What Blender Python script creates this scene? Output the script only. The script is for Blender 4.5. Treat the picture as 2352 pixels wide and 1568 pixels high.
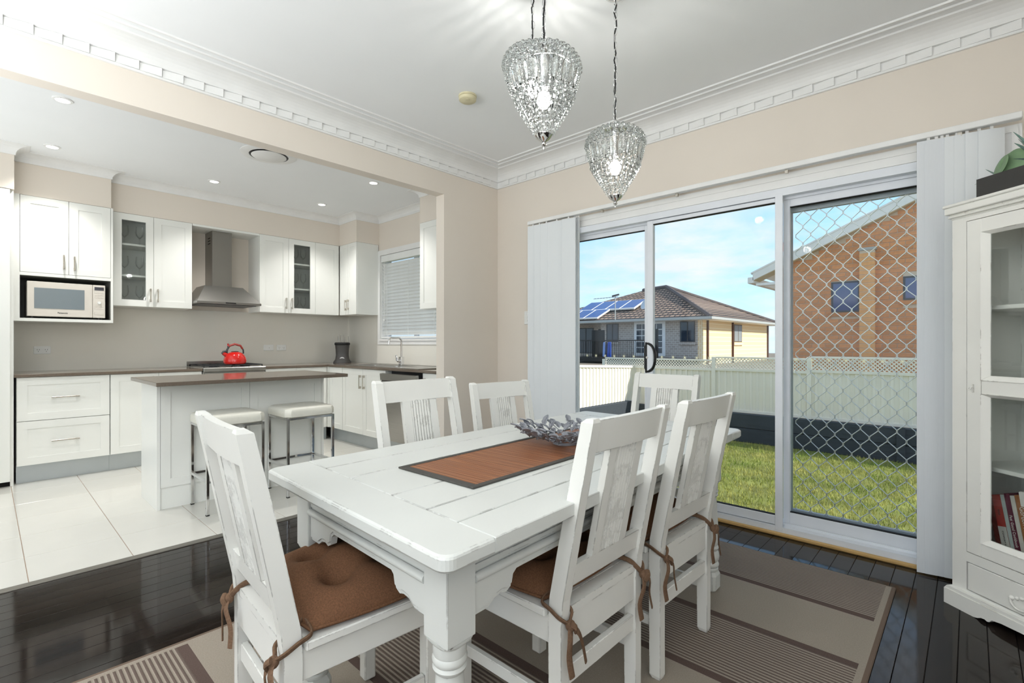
import bpy, bmesh, math, random
from math import sin, cos, pi, radians, sqrt, atan2
from mathutils import Vector, Matrix
for _o in list(bpy.data.objects):
    bpy.data.objects.remove(_o, do_unlink=True)
scene = bpy.context.scene
COL = scene.collection
rnd = random.Random(7)

def S(r, g, b):
    def c(v):
        v /= 255.0
        return v / 12.92 if v <= .04045 else ((v + .055) / 1.055) ** 2.4
    return (c(r), c(g), c(b))

# ------------------------------------------------------------------ camera
cam_d = bpy.data.cameras.new('camera')
cam = bpy.data.objects.new('camera', cam_d)
COL.objects.link(cam)
cam.location = (3.259, -3.298, 1.15)
cam.rotation_euler = (radians(90), 0, radians(43.0))
cam_d.sensor_width = 36.0
cam_d.lens = 1130.0 / 2352.0 * 36.0
cam_d.shift_y = 5.0 / 2352.0
cam_d.clip_start = .05
cam_d.clip_end = 300
scene.camera = cam

# ------------------------------------------------------------------ colour management
scene.view_settings.view_transform = 'Standard'
scene.view_settings.look = 'None'
scene.view_settings.exposure = 0.28
scene.view_settings.gamma = 1.0
scene.view_settings.use_curve_mapping = False

scene.cycles.adaptive_threshold = .025
scene.cycles.transparent_max_bounces = 24
scene.cycles.max_bounces = 8
scene.cycles.diffuse_bounces = 4
scene.cycles.glossy_bounces = 4
scene.cycles.transmission_bounces = 6

# ------------------------------------------------------------------ sky
world = bpy.data.worlds.new('sky')
scene.world = world
world.use_nodes = True
nt = world.node_tree
nt.nodes.clear()
def wn(t, **k):
    n = nt.nodes.new(t)
    for a, b in k.items(): setattr(n, a, b)
    return n
tc = wn('ShaderNodeTexCoord')
sep = wn('ShaderNodeSeparateXYZ'); nt.links.new(tc.outputs['Generated'], sep.inputs[0])
grad = wn('ShaderNodeValToRGB')
grad.color_ramp.elements[0].position = .0; grad.color_ramp.elements[0].color = (.52, .72, .86, 1)
grad.color_ramp.elements[1].position = .55; grad.color_ramp.elements[1].color = (.17, .38, .72, 1)
e = grad.color_ramp.elements.new(.16); e.color = (.33, .58, .84, 1)
nt.links.new(sep.outputs[2], grad.inputs[0])
# clouds: project the direction onto a plane overhead so that they flatten towards the horizon
zz = wn('ShaderNodeMath', operation='ADD'); zz.inputs[1].default_value = .16; nt.links.new(sep.outputs[2], zz.inputs[0])
zm = wn('ShaderNodeMath', operation='MAXIMUM'); zm.inputs[1].default_value = .05; nt.links.new(zz.outputs[0], zm.inputs[0])
dx = wn('ShaderNodeMath', operation='DIVIDE'); nt.links.new(sep.outputs[0], dx.inputs[0]); nt.links.new(zm.outputs[0], dx.inputs[1])
dy = wn('ShaderNodeMath', operation='DIVIDE'); nt.links.new(sep.outputs[1], dy.inputs[0]); nt.links.new(zm.outputs[0], dy.inputs[1])
cmb = wn('ShaderNodeCombineXYZ'); nt.links.new(dx.outputs[0], cmb.inputs[0]); nt.links.new(dy.outputs[0], cmb.inputs[1])
ns = wn('ShaderNodeTexNoise'); ns.inputs['Scale'].default_value = 1.25; ns.inputs['Detail'].default_value = 6; ns.inputs['Roughness'].default_value = .58
nt.links.new(cmb.outputs[0], ns.inputs['Vector'])
cr = wn('ShaderNodeValToRGB')
cr.color_ramp.elements[0].position = .40; cr.color_ramp.elements[0].color = (0, 0, 0, 1)
cr.color_ramp.elements[1].position = .62; cr.color_ramp.elements[1].color = (1, 1, 1, 1)
nt.links.new(ns.outputs['Fac'], cr.inputs[0])
mix = wn('ShaderNodeMixRGB'); mix.inputs[2].default_value = (.58, .62, .66, 1)
nt.links.new(cr.outputs[0], mix.inputs[0]); nt.links.new(grad.outputs[0], mix.inputs[1])
bg = wn('ShaderNodeBackground'); bg.inputs[1].default_value = 1.3
nt.links.new(mix.outputs[0], bg.inputs[0])
wo = wn('ShaderNodeOutputWorld'); nt.links.new(bg.outputs[0], wo.inputs[0])

# ------------------------------------------------------------------ sun, and area lamps added at unseen windows to stand in for daylight
sun_d = bpy.data.lights.new('sun', 'SUN'); sun_d.energy = 4.6; sun_d.angle = radians(.6); sun_d.color = (1, .95, .86)
sun = bpy.data.objects.new('sun', sun_d); COL.objects.link(sun)
sdir = Vector((.78, .24, .60)).normalized()         # towards the sun
sun.rotation_euler = sdir.to_track_quat('Z', 'Y').to_euler()

def area(name, loc, tgt, sx, sy, power, col=(1, 1, 1)):
    d = bpy.data.lights.new(name, 'AREA'); d.shape = 'RECTANGLE'; d.size = sx; d.size_y = sy
    d.energy = power; d.color = col
    o = bpy.data.objects.new(name, d); COL.objects.link(o); o.location = loc
    o.rotation_euler = (Vector(loc) - Vector(tgt)).to_track_quat('Z', 'Y').to_euler()
    return o
DAY = (.97, .99, 1)
area('rear_window_fill', (2.1, -6.13, 1.6), (2.1, 0, 1.6), 3.0, 1.5, 18, DAY)  # added lamp at the rear opening, fill for the dining room
area('daylight_side_window', (4.13, -4.2, 1.6), (0, -4.2, 1.6), 2.4, 1.3, 15, DAY)
area('kitchen_window_fill', (-1.2, -5.13, 1.6), (-1.2, 0, 1.5), 2.4, 1.3, 5, DAY)  # added lamp at the side opening, fill for the kitchen
# fill lamps added out of view, bouncing light off the ceiling
area('living_room_bounce_fill', (1.0, -4.6, 1.4), (1.0, -4.6, 3), 1.8, 1.6, 52, DAY)
area('right_bounce_fill', (3.4, -4.8, 1.4), (3.4, -4.8, 3), 1.2, 1.6, 52, DAY)
area('kitchen_bounce_fill', (-1.4, -4.3, 1.2), (-1.4, -4.3, 3), 2.2, 1.4, 13, DAY)

# ------------------------------------------------------------------ materials
MATS = {}
def mat(name, col, rough=.5, metal=0.0, noise=None, bump=None, coat=0.0, spec=.5, emis=None, estr=0.0, trans=0.0, ior=1.45, alpha=1.0, rand=0.0, stretch=None):
    m = bpy.data.materials.new(name); m.use_nodes = True
    t = m.node_tree; b = t.nodes['Principled BSDF']
    b.inputs['Roughness'].default_value = rough
    b.inputs['Metallic'].default_value = metal
    b.inputs['Coat Weight'].default_value = coat
    b.inputs['Specular IOR Level'].default_value = spec
    b.inputs['Transmission Weight'].default_value = trans
    b.inputs['IOR'].default_value = ior
    b.inputs['Alpha'].default_value = alpha
    if emis:
        b.inputs['Emission Color'].default_value = (*emis, 1); b.inputs['Emission Strength'].default_value = estr
    tcn = t.nodes.new('ShaderNodeTexCoord'); vec = tcn.outputs['Object']
    if stretch:
        mp = t.nodes.new('ShaderNodeMapping'); mp.inputs['Scale'].default_value = stretch
        t.links.new(vec, mp.inputs[0]); vec = mp.outputs[0]
    sc, am = noise if noise else (6.0, .03)
    n = t.nodes.new('ShaderNodeTexNoise'); n.inputs['Scale'].default_value = sc; n.inputs['Detail'].default_value = 4
    t.links.new(vec, n.inputs['Vector'])
    rp = t.nodes.new('ShaderNodeValToRGB')
    rp.color_ramp.elements[0].position = .3; rp.color_ramp.elements[1].position = .7
    rp.color_ramp.elements[0].color = (*[max(0, c * (1 - am)) for c in col], 1)
    rp.color_ramp.elements[1].color = (*[min(1, c * (1 + am)) for c in col], 1)
    t.links.new(n.outputs['Fac'], rp.inputs[0])
    out = rp.outputs[0]
    if rand:
        oi = t.nodes.new('ShaderNodeObjectInfo')
        hs = t.nodes.new('ShaderNodeHueSaturation')
        mr = t.nodes.new('ShaderNodeMapRange'); mr.inputs['To Min'].default_value = 1 - rand; mr.inputs['To Max'].default_value = 1 + rand
        t.links.new(oi.outputs['Random'], mr.inputs[0]); t.links.new(mr.outputs[0], hs.inputs['Value']); t.links.new(out, hs.inputs['Color'])
        out = hs.outputs[0]
    t.links.new(out, b.inputs['Base Color'])
    if bump:
        n2 = t.nodes.new('ShaderNodeTexNoise'); n2.inputs['Scale'].default_value = bump[0]; n2.inputs['Detail'].default_value = 3
        t.links.new(vec, n2.inputs['Vector'])
        bp = t.nodes.new('ShaderNodeBump'); bp.inputs['Strength'].default_value = bump[1]; bp.inputs['Distance'].default_value = bump[2] if len(bump) > 2 else .002
        t.links.new(n2.outputs['Fac'], bp.inputs['Height']); t.links.new(bp.outputs[0], b.inputs['Normal'])
    MATS[name] = m
    return m

def clear_glass(name, tint=(1, 1, 1), refl=1.0, refract=0.0, rough=0.0):
    """thin clear pane: see-through with a Fresnel reflection"""
    m = bpy.data.materials.new(name); m.use_nodes = True
    t = m.node_tree; t.nodes.clear()
    out = t.nodes.new('ShaderNodeOutputMaterial')
    tr = t.nodes.new('ShaderNodeBsdfTransparent'); tr.inputs[0].default_value = (*tint, 1)
    gl = t.nodes.new('ShaderNodeBsdfGlossy'); gl.inputs['Roughness'].default_value = rough
    fr = t.nodes.new('ShaderNodeFresnel'); fr.inputs[0].default_value = 1.45
    mu = t.nodes.new('ShaderNodeMath'); mu.operation = 'MULTIPLY'; mu.inputs[1].default_value = refl
    t.links.new(fr.outputs[0], mu.inputs[0])
    mx = t.nodes.new('ShaderNodeMixShader'); t.links.new(mu.outputs[0], mx.inputs[0])
    t.links.new(tr.outputs[0], mx.inputs[1]); t.links.new(gl.outputs[0], mx.inputs[2])
    res = mx.outputs[0]
    if refract:
        g = t.nodes.new('ShaderNodeBsdfGlass'); g.inputs['IOR'].default_value = 1.5; g.inputs['Color'].default_value = (.97, .99, .98, 1)
        mx2 = t.nodes.new('ShaderNodeMixShader'); mx2.inputs[0].default_value = refract
        t.links.new(res, mx2.inputs[1]); t.links.new(g.outputs[0], mx2.inputs[2]); res = mx2.outputs[0]
    t.links.new(res, out.inputs[0])
    MATS[name] = m
    return m

def distressed(name, col, wear=(.07, .055, .045), amount=.5):
    """white paint rubbed through at the edges, with a few scattered chips"""
    m = mat(name, col, rough=.42, noise=(3, .03), bump=(140, .12, .0006))
    t = m.node_tree; b = t.nodes['Principled BSDF']
    base = b.inputs['Base Color'].links[0].from_socket
    N = t.nodes.new
    bv = N('ShaderNodeBevel'); bv.samples = 2; bv.inputs['Radius'].default_value = .0042
    ge = N('ShaderNodeNewGeometry')
    dt = N('ShaderNodeVectorMath'); dt.operation = 'DOT_PRODUCT'
    t.links.new(bv.outputs[0], dt.inputs[0]); t.links.new(ge.outputs['Normal'], dt.inputs[1])
    ed = N('ShaderNodeMapRange'); ed.inputs['From Min'].default_value = .985; ed.inputs['From Max'].default_value = .90
    t.links.new(dt.outputs['Value'], ed.inputs[0])
    tcn = N('ShaderNodeTexCoord')
    n = N('ShaderNodeTexNoise'); n.inputs['Scale'].default_value = 9; n.inputs['Detail'].default_value = 6; n.inputs['Roughness'].default_value = .7
    t.links.new(tcn.outputs['Object'], n.inputs['Vector'])
    nm = N('ShaderNodeMapRange'); nm.inputs['From Min'].default_value = .60 - .14 * amount; nm.inputs['From Max'].default_value = .66 - .14 * amount
    t.links.new(n.outputs['Fac'], nm.inputs[0])
    mu = N('ShaderNodeMath'); mu.operation = 'MULTIPLY'; t.links.new(ed.outputs[0], mu.inputs[0]); t.links.new(nm.outputs[0], mu.inputs[1])
    n2 = N('ShaderNodeTexNoise'); n2.inputs['Scale'].default_value = 16; n2.inputs['Detail'].default_value = 9; n2.inputs['Roughness'].default_value = .8
    t.links.new(tcn.outputs['Object'], n2.inputs['Vector'])
    ch = N('ShaderNodeMapRange'); ch.inputs['From Min'].default_value = .755; ch.inputs['From Max'].default_value = .775
    t.links.new(n2.outputs['Fac'], ch.inputs[0])
    ad = N('ShaderNodeMath'); ad.operation = 'MAXIMUM'; t.links.new(mu.outputs[0], ad.inputs[0]); t.links.new(ch.outputs[0], ad.inputs[1])
    mx = N('ShaderNodeMixRGB'); mx.inputs[2].default_value = (*wear, 1)
    t.links.new(ad.outputs[0], mx.inputs[0]); t.links.new(base, mx.inputs[1]); t.links.new(mx.outputs[0], b.inputs['Base Color'])
    return m

WALL = mat('wall_paint', S(232, 223, 211), .7, noise=(2, .012), bump=(300, .03, .0004))
CEIL = mat('ceiling_paint', S(246, 248, 249), .8, noise=(2, .01))
TRIMW = mat('trim_white', S(240, 240, 238), .5)
CAB = mat('cabinet_white', S(240, 241, 236), .28, noise=(2, .008), coat=.1)
CABIN = mat('cabinet_inside', S(225, 228, 220), .5)
NICHE = mat('niche_grey', S(150, 150, 144), .5)
BENCH = mat('bench_stone', S(112, 100, 88), .10, noise=(120, .10), spec=.6)
STEEL = mat('brushed_steel', S(176, 174, 170), .30, metal=1, noise=(3, .05), stretch=(1, 1, 60))
STEELD = mat('hood_steel', S(150, 148, 144), .36, metal=1, noise=(3, .04))
CHROME = mat('chrome', S(225, 225, 225), .07, metal=1)
HANDLE = mat('satin_nickel', S(196, 190, 180), .25, metal=1)
PLINTH = mat('plinth_silver', S(186, 192, 194), .35, metal=.55)
TILE = mat('floor_tile', S(210, 208, 200), .16, noise=(5, .015), rand=.012)
GROUT = mat('grout', S(168, 146, 128), .9, noise=(60, .08))
BOARD = mat('dark_floorboard', S(32, 26, 23), .07, noise=(5, .5), spec=.30, rand=.35, stretch=(14, 1, 14), bump=(40, .04, .0006))
GAP = mat('floor_gap', S(8, 6, 5), .8)
SPLASH = mat('glass_splashback', S(236, 233, 223), .08, noise=(2, .006), coat=.3)
WPAINT = distressed('distressed_white', S(210, 212, 208), amount=.75)
WPAINT2 = distressed('distressed_white_chair', S(228, 228, 223), amount=.9)
GROOVE = mat('groove_dark', S(46, 43, 40), .9)
CABW = distressed('cabinet_cream_white', S(238, 237, 231), wear=(.34, .31, .27), amount=.45)
BROWN = mat('cushion_brown', S(112, 80, 58), .9, noise=(260, .22), bump=(420, .5, .0012), spec=.2)
TIE = mat('cushion_tie', S(112, 88, 70), .9, noise=(200, .2), bump=(400, .5, .0008), spec=.2)
IVORY = mat('ivory_vinyl', S(236, 234, 222), .38, noise=(40, .02), bump=(120, .08, .0006))
BAMBOO = mat('bamboo_slat', S(142, 92, 58), .45, noise=(9, .35), stretch=(3, 60, 20), rand=.05)
RUNEDGE = mat('runner_binding', S(74, 72, 68), .85, noise=(300, .15), bump=(500, .4, .0006))
LEAFM = mat('pewter_leaf', S(142, 145, 152), .45, metal=.35, noise=(40, .12))
BLACK = mat('black_plastic', S(22, 22, 23), .35)
DARK = mat('dark_gap', S(14, 13, 14), .8)
RED = mat('red_enamel', S(206, 34, 28), .10, coat=.6, noise=(4, .04))
GREYP = mat('grey_plastic', S(66, 66, 68), .35)
IRON = mat('cast_iron', S(34, 36, 40), .5)
ALU = mat('white_aluminium', S(230, 234, 240), .32, coat=.1)
ALUG = mat('screen_frame_grey', S(150, 158, 164), .4, metal=.3)
GRILLE = mat('grille_metal', S(196, 200, 198), .35, metal=.6)
GLASS = clear_glass('window_glass', (.99, 1, .997), .30)
CGLASS = clear_glass('cabinet_glass', (.975, .99, .985), .7)
DRINK = clear_glass('drinking_glass', (.99, .995, .99), .5)
CRYSTAL = clear_glass('crystal_bead', (.985, .995, .99), 2.2, refract=.25)
BULB = mat('bulb_glow', (1, 1, 1), .3, emis=(1, .99, .96), estr=14)
DOWN = mat('downlight_glow', (1, 1, 1), .3, emis=(1, .98, .94), estr=9)
BLIND = mat('blind_fabric', S(232, 236, 238), .7, noise=(2, .01), bump=(400, .1, .0004))
BLINDS = mat('blind_fabric_ribbed', S(226, 230, 234), .7, noise=(60, .03), stretch=(40, 40, .2))
SLATW = mat('venetian_white', S(240, 242, 240), .4)
OUTLET = mat('outlet_white', S(242, 243, 240), .3)
STICK = mat('sticker_cream', S(250, 248, 214), .6)
TIMBER = mat('pine_strip', S(198, 162, 104), .4, noise=(6, .15), stretch=(1, 30, 30))
ALARM = mat('aged_plastic', S(214, 206, 172), .4)
GREEN = mat('succulent_green', S(120, 150, 112), .45, noise=(14, .2))
GREEN2 = mat('succulent_blue_green', S(128, 158, 148), .5, noise=(60, .25))
POT = mat('planter_charcoal', S(58, 57, 55), .6, noise=(30, .06))
TEAL = mat('duck_egg_glaze', S(158, 202, 196), .2)
TEXTK = mat('print_dark', S(60, 60, 60), .6)
TEXTW = mat('print_white', S(236, 232, 226), .6)

# ------------------------------------------------------------------ mesh helpers
class Fr:
    """a local frame: a runs along r (to the viewer's right), b is up, c runs along n (out of the face)"""
    def __init__(s, o, r, n):
        s.o = Vector(o); s.r = Vector(r).normalized(); s.n = Vector(n).normalized(); s.z = Vector((0, 0, 1))
    def p(s, a, b, c): return s.o + s.r * a + s.z * b + s.n * c
WF = Fr((0, 0, 0), (1, 0, 0), (0, 1, 0))

class MB:
    def __init__(s): s.v = []; s.f = []; s.sm = []; s.mi = []
    def add(s, vs, fs, smooth=False, mi=0):
        n = len(s.v)
        s.v += [tuple(v) for v in vs]
        s.f += [tuple(i + n for i in f) for f in fs]
        s.sm += [smooth] * len(fs); s.mi += [mi] * len(fs)
        return s
    def join(s, q): return s.add(q.v, q.f) if not any(q.sm) else s.add(q.v, q.f, True)
    def hexa(s, p, mi=0):      # 8 points: bottom ring then top ring
        return s.add(p, [(0, 3, 2, 1), (4, 5, 6, 7), (0, 1, 5, 4), (1, 2, 6, 5), (2, 3, 7, 6), (3, 0, 4, 7)], mi=mi)
    def fbox(s, fr, a0, a1, b0, b1, c0, c1, bev=0, mi=0):
        if bev:
            bev = min(bev, abs(a1 - a0) * .45, abs(b1 - b0) * .45, abs(c1 - c0) * .45)
            A = (a0, a1); B = (b0, b1); C = (c0, c1); vs = []; idx = {}
            for i in (0, 1):
                for j in (0, 1):
                    for k in (0, 1):
                        for ax in (0, 1, 2):
                            q = [A[i] + (0 if ax == 0 else (bev, -bev)[i]), B[j] + (0 if ax == 1 else (bev, -bev)[j]), C[k] + (0 if ax == 2 else (bev, -bev)[k])]
                            idx[i, j, k, ax] = len(vs); vs.append(fr.p(*q))
            fs = []
            for i in (0, 1):
                fs.append((idx[i, 0, 0, 0], idx[i, 1, 0, 0], idx[i, 1, 1, 0], idx[i, 0, 1, 0]))
                fs.append((idx[0, i, 0, 1], idx[1, i, 0, 1], idx[1, i, 1, 1], idx[0, i, 1, 1]))
                fs.append((idx[0, 0, i, 2], idx[1, 0, i, 2], idx[1, 1, i, 2], idx[0, 1, i, 2]))
                for j in (0, 1):
                    fs.append((idx[i, j, 0, 0], idx[i, j, 1, 0], idx[i, j, 1, 1], idx[i, j, 0, 1]))
                    fs.append((idx[i, 0, j, 0], idx[i, 1, j, 0], idx[i, 1, j, 2], idx[i, 0, j, 2]))
                    fs.append((idx[0, i, j, 1], idx[1, i, j, 1], idx[1, i, j, 2], idx[0, i, j, 2]))
                    for k in (0, 1): fs.append((idx[i, j, k, 0], idx[i, j, k, 1], idx[i, j, k, 2]))
            return s.add(vs, fs, mi=mi)
        return s.hexa([fr.p(a0, b0, c0), fr.p(a1, b0, c0), fr.p(a1, b0, c1), fr.p(a0, b0, c1), fr.p(a0, b1, c0), fr.p(a1, b1, c0), fr.p(a1, b1, c1), fr.p(a0, b1, c1)], mi)
    def box(s, x0, x1, y0, y1, z0, z1, bev=0, mi=0): return s.fbox(WF, x0, x1, z0, z1, y0, y1, bev, mi)
    def prism(s, poly, fr, c0, c1, mi=0):
        n = len(poly)
        vs = [fr.p(a, b, c0) for a, b in poly] + [fr.p(a, b, c1) for a, b in poly]
        fs = [tuple(range(n)), tuple(range(2 * n - 1, n - 1, -1))] + [(i, (i + 1) % n, (i + 1) % n + n, i + n) for i in range(n)]
        return s.add(vs, fs, mi=mi)
    def lathe(s, prof, c=(0, 0, 0), seg=24, axis=None, smooth=True, mi=0):
        ax = Vector(axis).normalized() if axis else Vector((0, 0, 1))
        u = ax.orthogonal().normalized() if axis else Vector((1, 0, 0)); w = ax.cross(u); c = Vector(c)
        vs = []; fs = []; n = len(prof)
        for i in range(seg):
            t = 2 * pi * i / seg
            for r, z in prof: vs.append(c + ax * z + (u * cos(t) + w * sin(t)) * max(r, 1e-5))
        for i in range(seg):
            k = (i + 1) % seg
            for j in range(n - 1): fs.append((i * n + j, k * n + j, k * n + j + 1, i * n + j + 1))
        loop = tuple(prof[0]) == tuple(prof[-1])
        if prof[0][0] > 1e-4 and not loop: fs.append(tuple(i * n for i in range(seg)))
        if prof[-1][0] > 1e-4 and not loop: fs.append(tuple(i * n + n - 1 for i in range(seg)))
        return s.add(vs, fs, smooth, mi)
    def tube(s, pts, r, seg=8, closed=False, flat=None, smooth=True, mi=0, up=None):
        pts = [Vector(p) for p in pts]; n = len(pts); vs = []; fs = []
        prev = None
        for i, p in enumerate(pts):
            if closed: t = pts[(i + 1) % n] - pts[i - 1]
            else: t = pts[min(i + 1, n - 1)] - pts[max(i - 1, 0)]
            t = t.normalized() if t.length > 1e-9 else Vector((0, 0, 1))
            if prev is None:
                u = (Vector(up) if up else t.orthogonal()); u = (u - t * u.dot(t)).normalized()
            else:
                u = (prev - t * prev.dot(t)); u = u.normalized() if u.length > 1e-6 else t.orthogonal().normalized()
            prev = u; w = t.cross(u)
            rr = r[i] if isinstance(r, (list, tuple)) else r
            rx, ry = (rr, rr) if not flat else (rr * flat[0], rr * flat[1])
            for k in range(seg):
                a = 2 * pi * k / seg
                vs.append(p + u * cos(a) * rx + w * sin(a) * ry)
        m = n if closed else n - 1
        for i in range(m):
            j = (i + 1) % n
            for k in range(seg):
                l = (k + 1) % seg
                fs.append((i * seg + k, i * seg + l, j * seg + l, j * seg + k))
        if not closed:
            fs.append(tuple(range(seg))[::-1]); fs.append(tuple((n - 1) * seg + k for k in range(seg)))
        return s.add(vs, fs, smooth, mi)
    def bar(s, p, q, w, h, mi=0):       # square bar between two points
        d = (Vector(q) - Vector(p)).normalized(); u = d.cross(Vector((0, 0, 1)))
        if u.length < 1e-4: u = Vector((1, 0, 0))
        u.normalize(); v = u.cross(d)
        P, Q = Vector(p), Vector(q)
        return s.hexa([P - u * w / 2 - v * h / 2, P + u * w / 2 - v * h / 2, P + u * w / 2 + v * h / 2, P - u * w / 2 + v * h / 2,
                       Q - u * w / 2 - v * h / 2, Q + u * w / 2 - v * h / 2, Q + u * w / 2 + v * h / 2, Q - u * w / 2 + v * h / 2], mi)
    def sweep(s, path, prof, side=1, mi=0):
        """profile (offset, z) swept along a flat path with mitred corners; offset goes to the left (side=1) of the path"""
        pts = [Vector((p[0], p[1])) for p in path]; n = len(pts); m = len(prof); vs = []; fs = []
        for i in range(n):
            d0 = (pts[i] - pts[i - 1]).normalized() if i > 0 else None
            d1 = (pts[i + 1] - pts[i]).normalized() if i < n - 1 else None
            nn = [Vector((-d.y, d.x)) * side for d in (d0, d1) if d is not None]
            if len(nn) == 1: off = nn[0]
            else:
                b = nn[0] + nn[1]; off = b / max(1e-6, b.dot(nn[0]))
            for o, z in prof: vs.append((pts[i].x + off.x * o, pts[i].y + off.y * o, z))
        for i in range(n - 1):
            for j in range(m):
                k = (j + 1) % m
                fs.append((i * m + j, i * m + k, (i + 1) * m + k, (i + 1) * m + j))
        fs.append(tuple(range(m))); fs.append(tuple((n - 1) * m + j for j in range(m)))
        return s.add(vs, fs, mi=mi)
    def sphere(s, c, r, seg=12, ring=8, sz=1.0, mi=0):
        return s.lathe([(r * sin(pi * j / ring), -r * sz * cos(pi * j / ring)) for j in range(ring + 1)], c, seg, mi=mi)
    def mesh(s, name, off=(0, 0, 0), fix=True):
        me = bpy.data.meshes.new(name)
        ox, oy, oz = off
        me.from_pydata([(x - ox, y - oy, z - oz) for x, y, z in s.v], [], s.f)
        if any(s.sm):
            me.polygons.foreach_set('use_smooth', s.sm)
        if any(s.mi): me.polygons.foreach_set('material_index', s.mi)
        if fix:
            bm = bmesh.new(); bm.from_mesh(me); bmesh.ops.recalc_face_normals(bm, faces=bm.faces[:]); bm.to_mesh(me); bm.free()
        if any(s.sm): me.set_sharp_from_angle(angle=radians(38))
        me.update()
        return me

OFF = {}
def link(name, data, parent=None, mats=None):
    o = bpy.data.objects.new(name, data); COL.objects.link(o)
    if parent is not None: o.parent = parent; OFF[o] = OFF.get(parent, (0, 0, 0))
    if mats is not None and data is not None:
        for m in (mats if isinstance(mats, (list, tuple)) else [mats]): data.materials.append(m)
    return o
def tag(o, label=None, cat=None, group=None, kind=None):
    if label: o['label'] = label
    if cat: o['category'] = cat
    if group: o['group'] = group
    if kind: o['kind'] = kind
    return o
def obj(name, mb, m, parent=None, fix=True, label=None, kind=None):
    """one mesh object; built in world coordinates, or in the parent's own when the parent was made with world=False"""
    o = link(name, mb.mesh(name, OFF.get(parent, (0, 0, 0)) if parent is not None else (0, 0, 0), fix), parent, m)
    return tag(o, label, kind=kind)
def single(name, mb, m, base, label, cat, group=None, kind=None):
    """a top-level thing that is one mesh, its origin at its base"""
    o = link(name, mb.mesh(name, base), None, m); o.location = base; OFF[o] = tuple(base)
    return tag(o, label, cat, group, kind)
def thing(name, label, cat, loc=(0, 0, 0), rotz=0, group=None, world=True, kind=None):
    o = bpy.data.objects.new(name, None); COL.objects.link(o); o.empty_display_size = .1
    o.location = loc; o.rotation_euler = (0, 0, rotz)
    OFF[o] = tuple(loc) if world else (0, 0, 0)
    return tag(o, label, cat, group, kind)
def struct(name, mb, m, label=None):
    o = obj(name, mb, m); o['kind'] = 'structure'
    if label: o['label'] = label
    return o
def piece(name, me, loc, parent, rot=None, scale=None):
    """a repeat of a small part that shares its mesh"""
    o = bpy.data.objects.new(name, me); COL.objects.link(o); o.parent = parent
    k = OFF.get(parent, (0, 0, 0)); o.location = (loc[0] - k[0], loc[1] - k[1], loc[2] - k[2])
    if rot: o.rotation_euler = rot
    if scale: o.scale = scale
    return o
def copy_tree(o, parent=None):
    c = o.copy(); COL.objects.link(c); c.parent = parent
    for ch in list(o.children): copy_tree(ch, c)
    return c
def text_mb(txt, size, fr, a, b, c, depth=.0006, rot=0.0, bold=0.0, squeeze=1.0):
    cu = bpy.data.curves.new('t', 'FONT'); cu.body = txt; cu.size = size; cu.extrude = depth; cu.align_x = 'CENTER'; cu.align_y = 'CENTER'; cu.offset = bold
    cu.resolution_u = 2
    o = bpy.data.objects.new('t', cu); COL.objects.link(o)
    me = o.to_mesh()
    mb = MB()
    vs = []
    for v in me.vertices:
        x, y = v.co.x * squeeze, v.co.y
        xr, yr = x * cos(rot) - y * sin(rot), x * sin(rot) + y * cos(rot)
        vs.append(fr.p(a + xr, b + yr, c + v.co.z))
    mb.add(vs, [tuple(p.vertices) for p in me.polygons])
    o.to_mesh_clear(); bpy.data.objects.remove(o, do_unlink=True); bpy.data.curves.remove(cu)
    return mb

# ------------------------------------------------------------------ the room: floors
XR, YR, ZC = 4.2, -6.2, 2.74       # right wall, rear wall, ceiling
YKL = -5.2                         # kitchen side wall
fl = struct('floor', MB().box(-.013, XR + .1, YR - .1, .02, -.06, -.006), GAP, 'dark glossy timber floorboards')
OFF[fl] = (0, 0, 0)
bw = .083
nb = int((XR + .013) / bw)
bm_ = MB().fbox(WF, 0, bw - .0016, -.006, 0, YR, -.04, .0012).mesh('floor_board'); bm_.materials.append(BOARD)
for i in range(nb + 1):
    x = -.012 + i * bw
    if x + bw > XR: break
    piece('floor_board', bm_, (x, 0, 0), fl)
ft = struct('floor', MB().box(-3.1, -.02, YKL - .1, .2, -.06, -.003), GROUT, 'cream tiled kitchen floor')
OFF[ft] = (0, 0, 0)
tl = .405
tm = MB().fbox(WF, .0015, tl - .0015, -.01, 0, .0015, tl - .0015, .0015).mesh('tile'); tm.materials.append(TILE)
for i in range(8):
    for j in range(-6, 9):
        x0 = -.045 - (i + 1) * .419; y0 = -3.152 + j * .406
        if x0 < -3.4 or y0 > .1 or y0 < YKL - .3: continue
        piece('tile', tm, (x0, y0, 0), ft, scale=(.419 / .405, .406 / .405, 1))
struct('trim_1', MB().fbox(WF, -.05, .0, -.004, .006, YKL, -.1, .003), mat('threshold_strip', S(120, 116, 108), .4, metal=.5), 'slim metal threshold between tiles and boards')

# ------------------------------------------------------------------ walls and ceilings
DX0, DX1, DZ = .64, 3.34, 2.08
w = MB()
w.box(-.1, DX0, 0, .14, -.05, ZC); w.box(DX1, XR + .1, 0, .14, -.05, ZC); w.box(DX0, DX1, 0, .14, DZ, ZC)
struct('wall_back', w, WALL)
w = MB(); w.box(-.103, 0, -.647, .12, -.02, ZC); w.box(-.103, 0, -4.3, -.647, 2.415, ZC); w.box(-.103, 0, YR, -4.3, -.02, ZC)
struct('wall_left', w, WALL, 'cream wall with wide opening to the kitchen')
WX0, WX1, WZ0, WZ1 = -2.18, -.96, 1.20, 2.256
w = MB(); w.box(-3.12, WX0, .12, .26, -.02, ZC); w.box(WX1, -.05, .12, .26, -.02, ZC); w.box(WX0, WX1, .12, .26, -.02, WZ0); w.box(WX0, WX1, .12, .26, WZ1, ZC)
struct('wall_kitchen_window', w, WALL)
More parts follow.
